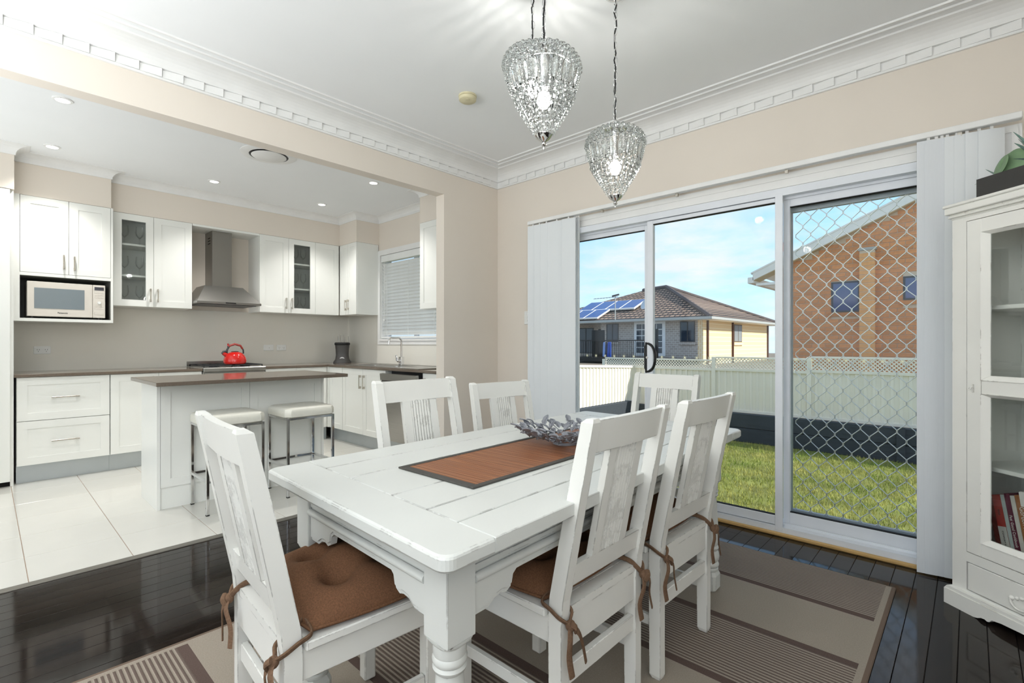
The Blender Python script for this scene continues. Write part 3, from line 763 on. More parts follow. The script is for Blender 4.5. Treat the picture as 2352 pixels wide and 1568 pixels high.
# kettle
kx, ky, kz = -2.56, -1.45, .9325
t = thing('kettle', 'red enamel whistling kettle on the stove trivet', 'kettle', (kx, ky, kz))
bd = obj('body', MB().lathe([(.0, 0), (.098, 0), (.110, .012), (.112, .035), (.106, .065), (.09, .095), (.065, .118), (.04, .128), (0, .130)], (kx, ky, kz), 36), RED, t)
obj('lid', MB().lathe([(.038, .126), (.036, .134), (.012, .138), (.0, .139)], (kx, ky, kz), 20), BLACK, t)
hp_ = [(0, -.060 - .02, .105), (0, -.078, .15), (0, -.055, .195), (0, 0, .213), (0, .055, .195), (0, .082, .15), (0, .085, .095)]
sm_ = []
for i in range(len(hp_) - 1):
    for k in range(4):
        u = k / 4; p0, p1 = Vector(hp_[i]), Vector(hp_[i + 1]); sm_.append(p0.lerp(p1, u) + Vector((kx, ky, kz)))
hn = obj('handle', MB().tube(sm_, .0085, 8, flat=(1.25, .9)), GREYP, t)
obj('grip', MB().tube(sm_[7:20], .0105, 8, flat=(1.25, .95)), mat('kettle_grip', S(150, 52, 44), .4), hn)
obj('spout', MB().tube([(kx, ky - .075, kz + .088), (kx, ky - .118, kz + .118)], [.024, .017], 14), RED, t)
obj('whistle_cap', MB().tube([(kx, ky - .085, kz + .135), (kx, ky - .112, kz + .128), (kx, ky - .130, kz + .112)], [.014, .016, .008], 10).tube([(kx, ky - .085, kz + .13), (kx, ky - .068, kz + .17), (kx, ky - .068, kz + .195)], [.011, .009, .008], 8), GREYP, t)
obj('trigger_knob', MB().lathe([(.008, 0), (.006, .018), (.012, .026), (0, .026)], (kx, ky - .068, kz + .192), 10), RED, t)
# range hood
t = thing('range_hood', 'brushed steel canopy range hood above the stove', 'range hood', (-2.75, -1.515, 1.57))
obj('canopy', MB().hexa([(XB, -1.82, 1.592), (XB, -1.205, 1.592), (-2.50, -1.205, 1.592), (-2.50, -1.82, 1.592), (XB, -1.70, 1.772), (XB, -1.325, 1.772), (-2.70, -1.325, 1.772), (-2.70, -1.70, 1.772)]), STEELD, t)
obj('rim', MB().box(XB, -2.496, -1.823, -1.202, 1.568, 1.592, .002), STEELD, t)
obj('chimney', MB().box(XB, -2.75, -1.615, -1.422, 1.772, 2.375, .001), STEELD, t)
obj('switch_strip', MB().box(-2.4965, -2.493, -1.56, -1.46, 1.574, 1.586), BLACK, t)
obj('filter', MB().box(-2.95, -2.54, -1.78, -1.24, 1.562, 1.568), GREYP, t)
obj('vent_slots', MB().fbox(Fr((0, -1.615, 0), (1, 0, 0), (0, -1, 0)), -2.90, -2.82, 2.24, 2.25, 0, .001).fbox(Fr((0, -1.615, 0), (1, 0, 0), (0, -1, 0)), -2.90, -2.82, 2.27, 2.28, 0, .001).fbox(Fr((0, -1.615, 0), (1, 0, 0), (0, -1, 0)), -2.90, -2.82, 2.30, 2.31, 0, .001), DARK, t)
# microwave
t = thing('microwave', 'white microwave oven in the open cupboard niche', 'microwave', (-2.76, -2.8, 1.385))
MWH = mat('microwave_white', S(222, 216, 206), .35)
obj('body', MB().fbox(KB, -3.054, -2.541, 1.384, 1.682, -2.93, -2.572, .004), MWH, t)
d_ = obj('door', MB().fbox(KB, -3.054, -2.630, 1.384, 1.682, -2.572, -2.556, .004), MWH, t)
obj('door_window', MB().fbox(KB, -3.010, -2.686, 1.452, 1.628, -2.556, -2.554), mat('oven_window', S(120, 134, 142), .04, spec=1.0, coat=1), d_)
obj('brand_print', text_mb('Panasonic', .017, KB, -2.83, 1.418, -2.5555, bold=.0004), TEXTK, d_)
pn = obj('control_panel', MB().fbox(KB, -2.628, -2.541, 1.384, 1.682, -2.572, -2.556, .003), MWH, t)
obj('display', MB().fbox(KB, -2.617, -2.551, 1.634, 1.664, -2.556, -2.5545), mat('lcd_dark', S(48, 50, 60), .15), pn)
obj('dial', MB().lathe([(.013, 0), (.012, .012), (0, .012)], (-2.556, -2.584, 1.522), 18, (1, 0, 0)), OUTLET, pn)
for r_, zq in enumerate((1.612, 1.590, 1.570, 1.488, 1.468)):
    for k in range(3): obj('button', MB().fbox(KB, -2.616 + k * .023, -2.597 + k * .023, zq - .005, zq + .005, -2.556, -2.5548, .0005), MWH, pn)
obj('button', MB().fbox(KB, -2.616, -2.552, 1.412, 1.440, -2.556, -2.5545, .001), MWH, pn)
for yy in (-3.02, -2.58): obj('foot', MB().lathe([(.012, 0), (.012, .0165)], (-2.60, yy, 1.3675), 10), BLACK, t)
# power outlets
def outlet(label, fr, a, b, c, kind='double'):
    t = thing('power_outlet', label, 'outlet', fr.p(a, b - .035, c))
    obj('plate', MB().fbox(fr, a - .058, a + .058, b - .036, b + .036, c, c + .009, .003), OUTLET, t)
    if kind == 'double':
        for s_ in (-1, 1):
            m_ = MB()
            for (da, db, r_) in ((-.007, .004, .4), (.007, .004, -.4), (0, -.012, 0)):
                m_.fbox(fr, a + s_ * .027 + da - .0012, a + s_ * .027 + da + .0012, b + db - .005, b + db + .005, c + .009, c + .0094)
            obj('socket_slots', m_, GREYP, t)
            obj('switch', MB().fbox(fr, a + s_ * .045 - .007, a + s_ * .045 + .007, b + .014, b + .024, c + .009, c + .012, .001), OUTLET, t)
    else:
        obj('indicator', MB().fbox(fr, a + .003, a + .008, b - .004, b + .002, c + .009, c + .0098), GREYP, t)
outlet('white double power outlet on the splashback below the microwave', KB, -2.935, 1.091, -2.991)
outlet('white blank outlet plate with a small dot right of the kettle', KB, -.941, 1.101, -2.991, 'blank')
outlet('white double power outlet beside the blank plate, nearer the knife block', KB, -.788, 1.100, -2.991)
# knife block
kx, ky = -2.735, -.115
t = thing('knife_block', 'dark grey knife block with steel knives in the kitchen corner', 'knife block', (kx, ky, .9005))
ori = Vector((.86, -.51, 0)); rt = Vector((.51, .86, 0))
kf = Fr((kx, ky, .9005), rt, ori)
KB_M = mat('knife_block_grey', S(70, 68, 66), .35)
vs = []; prof = [(.112, 0, .075), (.112, .012, .075), (.088, .048, .062), (.080, .10, .055), (.083, .17, .055), (.090, .232, .06)]
def oval(fr, prof, n=24, mi=0):
    m_ = MB(); vs = []
    for a, z, c in prof:
        for k in range(n):
            th = 2 * pi * k / n; ca, sa = cos(th), sin(th)
            vs.append(fr.p(a * abs(ca) ** .6 * (1 if ca >= 0 else -1), z, c * abs(sa) ** .6 * (1 if sa >= 0 else -1)))
    fs = [(i * n + k, i * n + (k + 1) % n, (i + 1) * n + (k + 1) % n, (i + 1) * n + k) for i in range(len(prof) - 1) for k in range(n)]
    fs += [tuple(range(n)), tuple((len(prof) - 1) * n + k for k in range(n))]
    return m_.add(vs, fs, True)
obj('body', oval(kf, prof), KB_M, t)
obj('cap', oval(kf, [(.094, .232, .064), (.097, .238, .066), (.097, .258, .066), (.088, .266, .058)]), BLACK, t)
lgf = MB(); n_ = 24
obj('badge', lgf.lathe([(.032, 0), (.032, .002), (0, .002)], kf.p(0, .045, .058), n_, kf.n), STEEL, t)
for k, (a, c, hh) in enumerate(((-.045, -.02, .085), (-.010, .0, .10), (.030, .01, .105), (.080, .0, .085))):
    kn = MB().tube([kf.p(a, .255, c), kf.p(a - .004, .262 + hh * .5, c), kf.p(a - .006, .262 + hh, c)], [.0065, .008, .007] if k < 3 else [.004, .004, .003], 8)
    obj('knife', kn, STEEL, t)
# sink and tap
t = thing('kitchen_sink', 'stainless steel double bowl sink under the kitchen window', 'sink', (-1.4, -.2, .90))
m_ = MB()
zs = .9045
bowls = ((-1.93, -1.58), (-1.50, -1.15))
xs = [-1.98, -1.93, -1.58, -1.50, -1.15, -.62]
for (x0, x1) in ((-1.98, -1.93), (-1.58, -1.50), (-1.15, -.62)): m_.box(x0, x1, -.40, -.04, .9005, zs)
for (x0, x1) in bowls: m_.box(x0, x1, -.40, -.37, .9005, zs); m_.box(x0, x1, -.08, -.04, .9005, zs)
m_.box(-1.98, -.62, -.46, -.40, .9005, zs); m_.box(-1.98, -.62, -.04, .02, .9005, zs)
m_.box(-2.0, -.60, -.468, -.46, .9005, .908); m_.box(-2.0, -.60, .02, .028, .9005, .908); m_.box(-2.0, -1.98, -.46, .02, .9005, .908); m_.box(-.62, -.60, -.46, .02, .9005, .908)
obj('drainer_tray', m_, STEEL, t)
for (x0, x1) in bowls:
    obj('bowl', MB().box(x0, x1, -.37, -.08, .9005, .9012), mat('sink_bowl', S(96, 96, 96), .3, metal=.8), t)
    obj('plug_waste', MB().lathe([(.04, 0), (.04, .003), (.02, .001), (0, .001)], ((x0 + x1) / 2, -.22, .9012), 18), CHROME, t)
t = thing('kitchen_tap', 'chrome mixer tap with square body and swivel spout', 'tap', (-1.538, -.02, .9045))
obj('body', MB().box(-1.562, -1.514, -.044, .004, .9045, 1.0, .003), CHROME, t)
sp = [(-1.538, -.02, 1.0), (-1.538, -.02, 1.17)] + [(-1.538, -.02 - .045 * (1 - cos(a)), 1.17 + .045 * sin(a)) for a in [i * pi / 12 for i in range(1, 7)]] + [(-1.538, -.15, 1.215)] + [(-1.538, -.15 - .035 * sin(a), 1.18 + .035 * cos(a)) for a in [i * pi / 12 for i in range(1, 7)]] + [(-1.538, -.188, 1.145)]
obj('spout', MB().tube(sp, .0115, 12), CHROME, t)
obj('lever', MB().tube([(-1.538, -.044, .955), (-1.538, -.075, .955)], .018, 12).tube([(-1.538, -.078, .955), (-1.538, -.092, 1.02)], [.012, .008], 8, flat=(1.3, .7)), CHROME, t)
# dishwasher, its door not quite shut
t = thing('dishwasher', 'stainless steel dishwasher with its door slightly ajar', 'dishwasher', (-.85, -.2, 0))
obj('tub', MB().fbox(KR, -1.158, -.540, .15, .868, -.10, .40), mat('dishwasher_inside', S(46, 47, 48), .5), t)
obj('plinth', MB().fbox(KR, -1.160, -.538, .001, .148, .395, .41), PLINTH, t)
df = MB(); ang = radians(6)
def tip(a, b, c): return KR.p(a, .16 + (b - .16) * cos(ang) - (c - .45) * sin(ang), .45 + (c - .45) * cos(ang) + (b - .16) * sin(ang))
def tbox(m_, a0, a1, b0, b1, c0, c1): m_.hexa([tip(a0, b0, c0), tip(a1, b0, c0), tip(a1, b0, c1), tip(a0, b0, c1), tip(a0, b1, c0), tip(a1, b1, c0), tip(a1, b1, c1), tip(a0, b1, c1)])
tbox(df, -1.156, -.542, .16, .775, .44, .470); d_ = obj('door', df, STEEL, t)
df = MB(); tbox(df, -1.156, -.542, .785, .852, .44, .474); obj('control_strip', df, STEEL, d_)
df = MB(); tbox(df, -1.150, -.548, .775, .785, .44, .462); obj('grip_recess', df, BLACK, d_)
# wine glasses behind the glass doors
gp = [(.0, .0), (.030, .0005), (.026, .003), (.005, .006), (.004, .075), (.012, .085), (.030, .105), (.036, .135), (.032, .175), (.029, .20)]
gq = MB().lathe(gp, (0, 0, 0), 18); gq.f.pop(); gq.sm.pop(); gq.mi.pop(); gm = gq.mesh('wine_glass'); gm.materials.append(DRINK)
def wglass(x, y, z, label, sc=1.0):
    o = bpy.data.objects.new('wine_glass', gm); COL.objects.link(o); o.location = (x, y, z); o.scale = (sc, sc, sc)
    tag(o, label, 'glass', 'glasses behind the kitchen glass doors')
sh = (1.527, 1.818, 2.118); nm = ('bottom', 'middle', 'top')
for k in range(3):
    for i, (yy, w_) in enumerate(((-.76, 'left'), (-.68, 'middle'), (-.60, 'right'))):
        wglass(-2.80 - .03 * (i % 2), yy, sh[k], '%s stemmed glass on the %s shelf right of the hood' % (w_, nm[k]))
for k in range(3):
    for i, (yy, w_) in enumerate(((-2.36, 'left'), (-2.24, 'right'))):
        wglass(-2.82, yy, sh[k], '%s stemmed glass on the %s shelf left of the hood' % (w_, nm[k]))
# ------------------------------------------------------------------ bar stools
def stool(x0, y0, label):
    t = thing('bar_stool', label, 'stool', (x0 + .185, y0 + .185, 0), group='bar stools at the island')
    w_ = .37; l = .019
    m_ = MB()
    for (a, b) in ((0, 0), (w_ - l, 0), (0, w_ - l), (w_ - l, w_ - l)):
        obj('leg', MB().box(x0 + a, x0 + a + l, y0 + b, y0 + b + l, .006, .592, .002), CHROME, t)
        obj('foot_cap', MB().box(x0 + a - .001, x0 + a + l + .001, y0 + b - .001, y0 + b + l + .001, .0005, .008), BLACK, t)
    for z, nm_ in ((.573, 'top_rail'), (.215, 'foot_rail')):
        for q in ((l, w_ - l, 0, l), (l, w_ - l, w_ - l, w_)): obj(nm_, MB().box(x0 + q[0], x0 + q[1], y0 + q[2], y0 + q[3], z, z + l, .002), CHROME, t)
        for q in ((0, l, l, w_ - l), (w_ - l, w_, l, w_ - l)): obj(nm_, MB().box(x0 + q[0], x0 + q[1], y0 + q[2], y0 + q[3], z, z + l, .002), CHROME, t)
    s_ = MB(); c_ = (x0 + w_ / 2, y0 + w_ / 2); hw = w_ / 2 + .012; n = 32; rings = [(.0, .0), (.93, 0), (.99, .006), (1.0, .02), (1.0, .045), (.97, .062), (.9, .071), (.6, .076), (0, .078)]
    vs = []
    for r_, z in rings:
        for k in range(n):
            th = 2 * pi * (k + .5) / n; ca, sa = cos(th), sin(th); q = 1 / (abs(ca) ** 9 + abs(sa) ** 9) ** (1 / 9)
            vs.append((c_[0] + ca * q * hw * r_, c_[1] + sa * q * hw * r_, .5925 + z))
    fs = [(i * n + k, i * n + (k + 1) % n, (i + 1) * n + (k + 1) % n, (i + 1) * n + k) for i in range(len(rings) - 1) for k in range(n)]
    obj('seat_pad', s_.add(vs, fs, True), IVORY, t)
stool(-.828, -2.292, 'ivory padded bar stool with chrome legs half hidden by the near dining chair')
stool(-.828, -1.762, 'ivory padded bar stool with chrome legs at the right end of the island')
# ------------------------------------------------------------------ ceiling fittings
def downlight(x, y, label):
    t = thing('downlight', label, 'downlight', (x, y, ZC), group='recessed kitchen downlights')
    obj('rim', MB().lathe([(.036, -.004), (.038, -.008), (.052, -.006), (.054, 0), (.036, 0), (.036, -.004)], (x, y, ZC), 28), TRIMW, t)
    obj('lens', MB().lathe([(0, -.003), (.036, -.003), (.036, 0), (0, 0)], (x, y, ZC), 24), DOWN, t)
    d = bpy.data.lights.new('downlight_lamp', 'SPOT'); d.energy = 50; d.spot_size = radians(108); d.spot_blend = .8; d.shadow_soft_size = .036; d.color = (1, .98, .95)
    o = bpy.data.objects.new('downlight_lamp', d); COL.objects.link(o); o.parent = t; o.location = (0, 0, -.012)
for x, y, l in ((-1.07, -2.95, 'nearest recessed downlight at the upper left of the kitchen ceiling'), (-2.157, -2.925, 'recessed downlight above the microwave cupboard'), (-2.157, -1.764, 'recessed downlight in front of the range hood'),
                (-1.055, -.679, 'recessed downlight nearest the wall stub'), (-2.157, -.673, 'recessed downlight in front of the kitchen corner')):
    downlight(x, y, l)
x, y = -1.06, -1.665
t = thing('ceiling_vent', 'round white ceiling air vent behind the opening beam', 'vent', (x, y, ZC))
obj('rim', MB().lathe([(.150, 0), (.150, -.012), (.175, -.014), (.215, -.003), (.215, 0), (.150, 0)], (x, y, ZC), 40), TRIMW, t)
obj('throat', MB().lathe([(0, -.001), (.150, -.001), (.150, 0), (0, 0)], (x, y, ZC), 32), GREYP, t)
obj('disc', MB().lathe([(0, -.022), (.128, -.022), (.135, -.017), (.12, -.012), (0, -.012)], (x, y, ZC), 36), TRIMW, t)
x, y = .897, -1.183
t = thing('smoke_alarm', 'round yellowed smoke alarm on the dining room ceiling', 'smoke alarm', (x, y, ZC))
obj('base', MB().lathe([(.058, 0), (.058, -.010), (.054, -.012)], (x, y, ZC), 32), ALARM, t)
obj('cover', MB().lathe([(.054, -.012), (.057, -.014), (.055, -.030), (.046, -.036), (0, -.037)], (x, y, ZC), 32), ALARM, t)
obj('test_button', MB().lathe([(.012, -.037), (.011, -.040), (0, -.040)], (x + .018, y - .018, ZC), 16), ALARM, t)

# ------------------------------------------------------------------ rug
def rug_material():
    m = bpy.data.materials.new('woven_rug'); m.use_nodes = True
    t = m.node_tree; b = t.nodes['Principled BSDF']; b.inputs['Roughness'].default_value = .95; b.inputs['Specular IOR Level'].default_value = .15
    N = t.nodes.new; L = t.links.new
    tc_ = N('ShaderNodeTexCoord'); sp_ = N('ShaderNodeSeparateXYZ'); L(tc_.outputs['Object'], sp_.inputs[0])
    Y = sp_.outputs[1]; X = sp_.outputs[0]
    def M2(op, a, b_):
        n = N('ShaderNodeMath'); n.operation = op
        for i, q in enumerate((a, b_)):
            if q is None: continue
            if isinstance(q, (int, float)): n.inputs[i].default_value = q
            else: L(q, n.inputs[i])
        return n.outputs[0]
    def band(v, lo, hi): return M2('MULTIPLY', M2('GREATER_THAN', v, lo), M2('LESS_THAN', v, hi))
    # one repeat along y: ribbed stripes .365, dark band .035, plain weave .365, dark band .035
    ph = M2('MODULO', M2('ADD', M2('MULTIPLY', Y, -1.0), 8.0 - .405), .80)          # 0 just inside the far border
    d1 = band(ph, .365, .40); d2 = band(ph, .765, .80); darkb = M2('MAXIMUM', d1, d2)
    rib = M2('LESS_THAN', ph, .365)
    w = N('ShaderNodeMath'); w.operation = 'SINE'; L(M2('MULTIPLY', ph, 2 * pi / .0165), w.inputs[0])
    stripe = M2('MULTIPLY', rib, M2('GREATER_THAN', w.outputs[0], -.05))
    inx = band(X, -.945, .945); iny = band(Y, -3.22, -.405)
    ins = M2('MULTIPLY', inx, iny)
    fac = M2('MULTIPLY', ins, M2('MAXIMUM', darkb, M2('MULTIPLY', stripe, .85)))
    # weave
    wv = N('ShaderNodeTexChecker'); wv.inputs['Scale'].default_value = 420
    L(tc_.outputs['Object'], wv.inputs['Vector'])
    nz_ = N('ShaderNodeTexNoise'); nz_.inputs['Scale'].default_value = 240; nz_.inputs['Detail'].default_value = 2; L(tc_.outputs['Object'], nz_.inputs['Vector'])
    c1 = N('ShaderNodeMixRGB'); c1.inputs[1].default_value = (*S(168, 158, 145), 1); c1.inputs[2].default_value = (*S(136, 126, 114), 1)
    L(nz_.outputs['Fac'], c1.inputs[0])
    c2 = N('ShaderNodeMixRGB'); c2.inputs[1].default_value = (*S(106, 90, 83), 1); c2.inputs[2].default_value = (*S(78, 64, 59), 1)
    L(nz_.outputs['Fac'], c2.inputs[0])
    mx = N('ShaderNodeMixRGB'); L(fac, mx.inputs[0]); L(c1.outputs[0], mx.inputs[1]); L(c2.outputs[0], mx.inputs[2])
    # bound edge
    ed = M2('MAXIMUM', M2('GREATER_THAN', M2('ABSOLUTE', X, None), .966), M2('MAXIMUM', M2('GREATER_THAN', Y, -.398), M2('LESS_THAN', Y, -3.27)))
    mx2 = N('ShaderNodeMixRGB'); L(ed, mx2.inputs[0]); L(mx.outputs[0], mx2.inputs[1]); mx2.inputs[2].default_value = (*S(112, 96, 84), 1)
    L(mx2.outputs[0], b.inputs['Base Color'])
    bp = N('ShaderNodeBump'); bp.inputs['Strength'].default_value = .5; bp.inputs['Distance'].default_value = .002
    hh = M2('ADD', M2('MULTIPLY', wv.outputs['Fac'], .5), M2('MULTIPLY', M2('MULTIPLY', rib, ins), w.outputs[0]))
    L(hh, bp.inputs['Height']); L(bp.outputs[0], b.inputs['Normal'])
    return m
rg = MB(); rg.fbox(Fr((0, 0, 0), (1, 0, 0), (0, 1, 0)), -.982, .982, 0, .008, -3.285, -.387, .003)
ro = link('rug', rg.mesh('rug'), None, rug_material()); ro.location = (2.022, 0, .0005)
tag(ro, 'taupe and brown striped woven rug under the dining table', 'rug')

# ------------------------------------------------------------------ dining table (built square, then eased to the slightly out-of-true old table)
TC = [Vector((1.608, -2.684)), Vector((2.548, -2.718)), Vector((2.477, -.875)), Vector((1.573, -.848))]
TW, TL, TZ = .93, 1.84, .75
def warp(mb):
    for i, (x, y, z) in enumerate(mb.v):
        u = x / TW + .5; v = y / TL + .5
        p = TC[0] * (1 - u) * (1 - v) + TC[1] * u * (1 - v) + TC[2] * u * v + TC[3] * (1 - u) * v
        mb.v[i] = (p.x, p.y, z)
    return mb
t = thing('dining_table', 'distressed white farmhouse dining table with turned legs', 'table', (2.05, -1.78, 0))
HX, HY = TW / 2, TL / 2
bb = .138; th = .034
def plank(x0, x1, y0, y1): return warp(MB().fbox(WF, x0 + .0020, x1 - .0020, TZ - th, TZ, y0 + .0020, y1 - .0020, .002))
def endboard(sy):
    m_ = MB(); y0, y1 = (-HY, -HY + bb) if sy < 0 else (HY - bb, HY)
    # rounded outer corners
    r_ = .03; poly = []
    if sy < 0: cs = ((HX - r_, y0 + r_, -pi / 2), (-HX + r_, y0 + r_, pi)); 
    else: cs = ((HX - r_, y1 - r_, 0), (-HX + r_, y1 - r_, pi / 2))
    if sy < 0:
        poly = [(-HX, y1 - .0012)] + [(-HX + r_ + r_ * cos(a), y0 + r_ + r_ * sin(a)) for a in [pi + i * pi / 12 for i in range(7)]] + [(HX - r_ + r_ * cos(a), y0 + r_ + r_ * sin(a)) for a in [1.5 * pi + i * pi / 12 for i in range(7)]] + [(HX, y1 - .0012)]
    else:
        poly = [(HX, y0 + .0012)] + [(HX - r_ + r_ * cos(a), y1 - r_ + r_ * sin(a)) for a in [i * pi / 12 for i in range(7)]] + [(-HX + r_ + r_ * cos(a), y1 - r_ + r_ * sin(a)) for a in [pi / 2 + i * pi / 12 for i in range(7)]] + [(-HX, y0 + .0012)]
    n = len(poly); vs = []
    for (ins, z) in ((.004, TZ - th), (0, TZ - th + .006), (0, TZ - .007), (.002, TZ - .003), (.007, TZ)):
        for (x, y) in poly:
            vs.append((x - (ins if x > 0 else -ins), y - (ins * (1 if y * sy > abs(y0 + y1) / 2 * 1 else 0)) * sy, z))
    fs = [tuple(range(n)), tuple(4 * n + k for k in range(n))] + [(i * n + k, i * n + (k + 1) % n, (i + 1) * n + (k + 1) % n, (i + 1) * n + k) for i in range(4) for k in range(n)]
    return warp(m_.add(vs, fs))
for sy in (-1, 1): obj('end_board', endboard(sy), WPAINT, t)
cuts = [-HX, -.327, -.172, .065, .222, .339, HX]
for a, b in zip(cuts[:-1], cuts[1:]): obj('plank', plank(a, b, -HY + bb, HY - bb), WPAINT, t)
obj('sub_top', warp(MB().box(-HX + .03, HX - .03, -HY + .03, HY - .03, TZ - th - .004, TZ - th + .008)), GROOVE, t)
# legs
LB = .084; lx, ly = HX - .078, HY - .070     # outer faces of the leg blocks
prof = [(.030, .096), (.040, .100), (.0405, .108), (.036, .113), (.0415, .118), (.0435, .127), (.0405, .136), (.037, .140), (.043, .150), (.0455, .165), (.042, .183), (.035, .192), (.0395, .197), (.0435, .204), (.0395, .211), (.036, .215),
        (.0385, .225), (.040, .26), (.0395, .31), (.0365, .37), (.0325, .42), (.031, .437), (.037, .442), (.0395, .449), (.036, .456), (.039, .460), (.0405, .468), (.037, .476), (.0385, .480), (.0385, .502)]
for sx in (-1, 1):
    for sy in (-1, 1):
        cxl, cyl = sx * (lx - LB / 2), sy * (ly - LB / 2)
        q = MB(); hb = LB / 2
        q.fbox(WF, cxl - hb, cxl + hb, .512, TZ - th - .001, cyl - hb, cyl + hb, .002)
        # rounded shoulder under the block
        n = 24; vs = []
        for (r0, z) in ((1.0, .5125), (.97, .506), (.90, .500)):
            for k in range(n):
                a = 2 * pi * (k + .5) / n; ca, sa = cos(a), sin(a); pw = {1.0: 14, .97: 5, .90: 2.4}[r0]
                d_ = 1 / (abs(ca) ** pw + abs(sa) ** pw) ** (1 / pw)
                vs.append((cxl + ca * d_ * hb * r0, cyl + sa * d_ * hb * r0, z))
        q.add(vs, [(i * n + k, i * n + (k + 1) % n, (i + 1) * n + (k + 1) % n, (i + 1) * n + k) for i in range(2) for k in range(n)] + [tuple(2 * n + k for k in range(n)), tuple(range(n))])
        lg_ = obj('leg', warp(q), WPAINT, t)
        obj('turned_shaft', warp(MB().lathe(prof, (cxl, cyl, 0), 28)), WPAINT, lg_)
        f_ = MB(); n = 8; ch = .012; vs = []
        for (e_, c_, z) in ((.034, .010, .009), (.041, .012, .018), (.041, .012, .080), (.034, .012, .098)):
            for (xx, yy) in ((e_ - c_, -e_), (e_, -e_ + c_), (e_, e_ - c_), (e_ - c_, e_), (-e_ + c_, e_), (-e_, e_ - c_), (-e_, -e_ + c_), (-e_ + c_, -e_)): vs.append((cxl + xx, cyl + yy, z))
        f_.add(vs, [tuple(range(8))[::-1], tuple(24 + k for k in range(8))] + [(i * 8 + k, i * 8 + (k + 1) % 8, (i + 1) * 8 + (k + 1) % 8, (i + 1) * 8 + k) for i in range(3) for k in range(8)])
        obj('foot_block', warp(f_), WPAINT, lg_)
# aprons with scalloped brackets and a half-round bead
def apron(L, fr):
    h = L / 2
    sc_ = [(-h, .546), (-h + .05, .546), (-h + .072, .560), (-h + .095, .563), (-h + .112, .558), (-h + .128, .566), (-h + .134, .590), (-h + .150, .602)]
    low = sc_ + [(-a, b) for a, b in reversed(sc_)]
    q = MB()
    top = TZ - th - .002
    # upper board in two runs so that the outline stays a simple strip
    n = len(low)
    for c0, c1 in ((-.020, 0),):
        vs = [fr.p(a, b, c0) for a, b in low] + [fr.p(a, top, c0) for a, b in low] + [fr.p(a, b, c1) for a, b in low] + [fr.p(a, top, c1) for a, b in low]
        fs = []
        for i in range(n - 1):
            fs += [(i, i + 1, n + i + 1, n + i), (2 * n + i, 2 * n + i + 1, 3 * n + i + 1, 3 * n + i), (i, i + 1, 2 * n + i + 1, 2 * n + i), (n + i, n + i + 1, 3 * n + i + 1, 3 * n + i)]
        fs += [(0, n, 3 * n, 2 * n), (n - 1, 2 * n - 1, 4 * n - 1, 3 * n - 1)]
        q.add(vs, fs)
    # raised second layer, set back from the scalloped edge
    low2 = [(a, b + .010) for a, b in low]
    vs = []
    for c in (0, .004):
        vs += [fr.p(a, b, c) for a, b in low2] + [fr.p(a, .625, c) for a, b in low2]
    fs = []
    for i in range(n - 1):
        fs += [(2 * n + i, 2 * n + i + 1, 3 * n + i + 1, 3 * n + i), (i, i + 1, 2 * n + i + 1, 2 * n + i), (n + i, n + i + 1, 3 * n + i + 1, 3 * n + i)]
    q.add(vs, fs)
    return q
def bead(L, fr):
    h = L / 2; q = MB(); n = 8
    ring = [(-.010 + .020 * 0, 0)]
    pr2 = [(.632 + .0105 * cos(a), .004 + .012 * sin(a)) for a in [i * pi / n for i in range(n + 1)]]
    vs = [fr.p(-h, b, c) for b, c in pr2] + [fr.p(h, b, c) for b, c in pr2]; m = len(pr2)
    q.add(vs, [(i, i + 1, m + i + 1, m + i) for i in range(m - 1)] + [tuple(range(m)), tuple(m + i for i in range(m)), (0, m - 1, 2 * m - 1, m)], True)
    q.fbox(fr, -h, h, .648, .660, 0, .004)
    return q
Lx, Ly = 2 * (lx - LB) - .001, 2 * (ly - LB) - .001
for (L, fr) in ((Lx, Fr((0, -ly + .012, 0), (1, 0, 0), (0, -1, 0))), (Lx, Fr((0, ly - .012, 0), (-1, 0, 0), (0, 1, 0))), (Ly, Fr((lx - .012, 0, 0), (0, 1, 0), (1, 0, 0))), (Ly, Fr((-lx + .012, 0, 0), (0, -1, 0), (-1, 0, 0)))):
    a_ = obj('apron', warp(apron(L, fr)), WPAINT, t)
    obj('bead_moulding', warp(bead(L, fr)), WPAINT, a_)

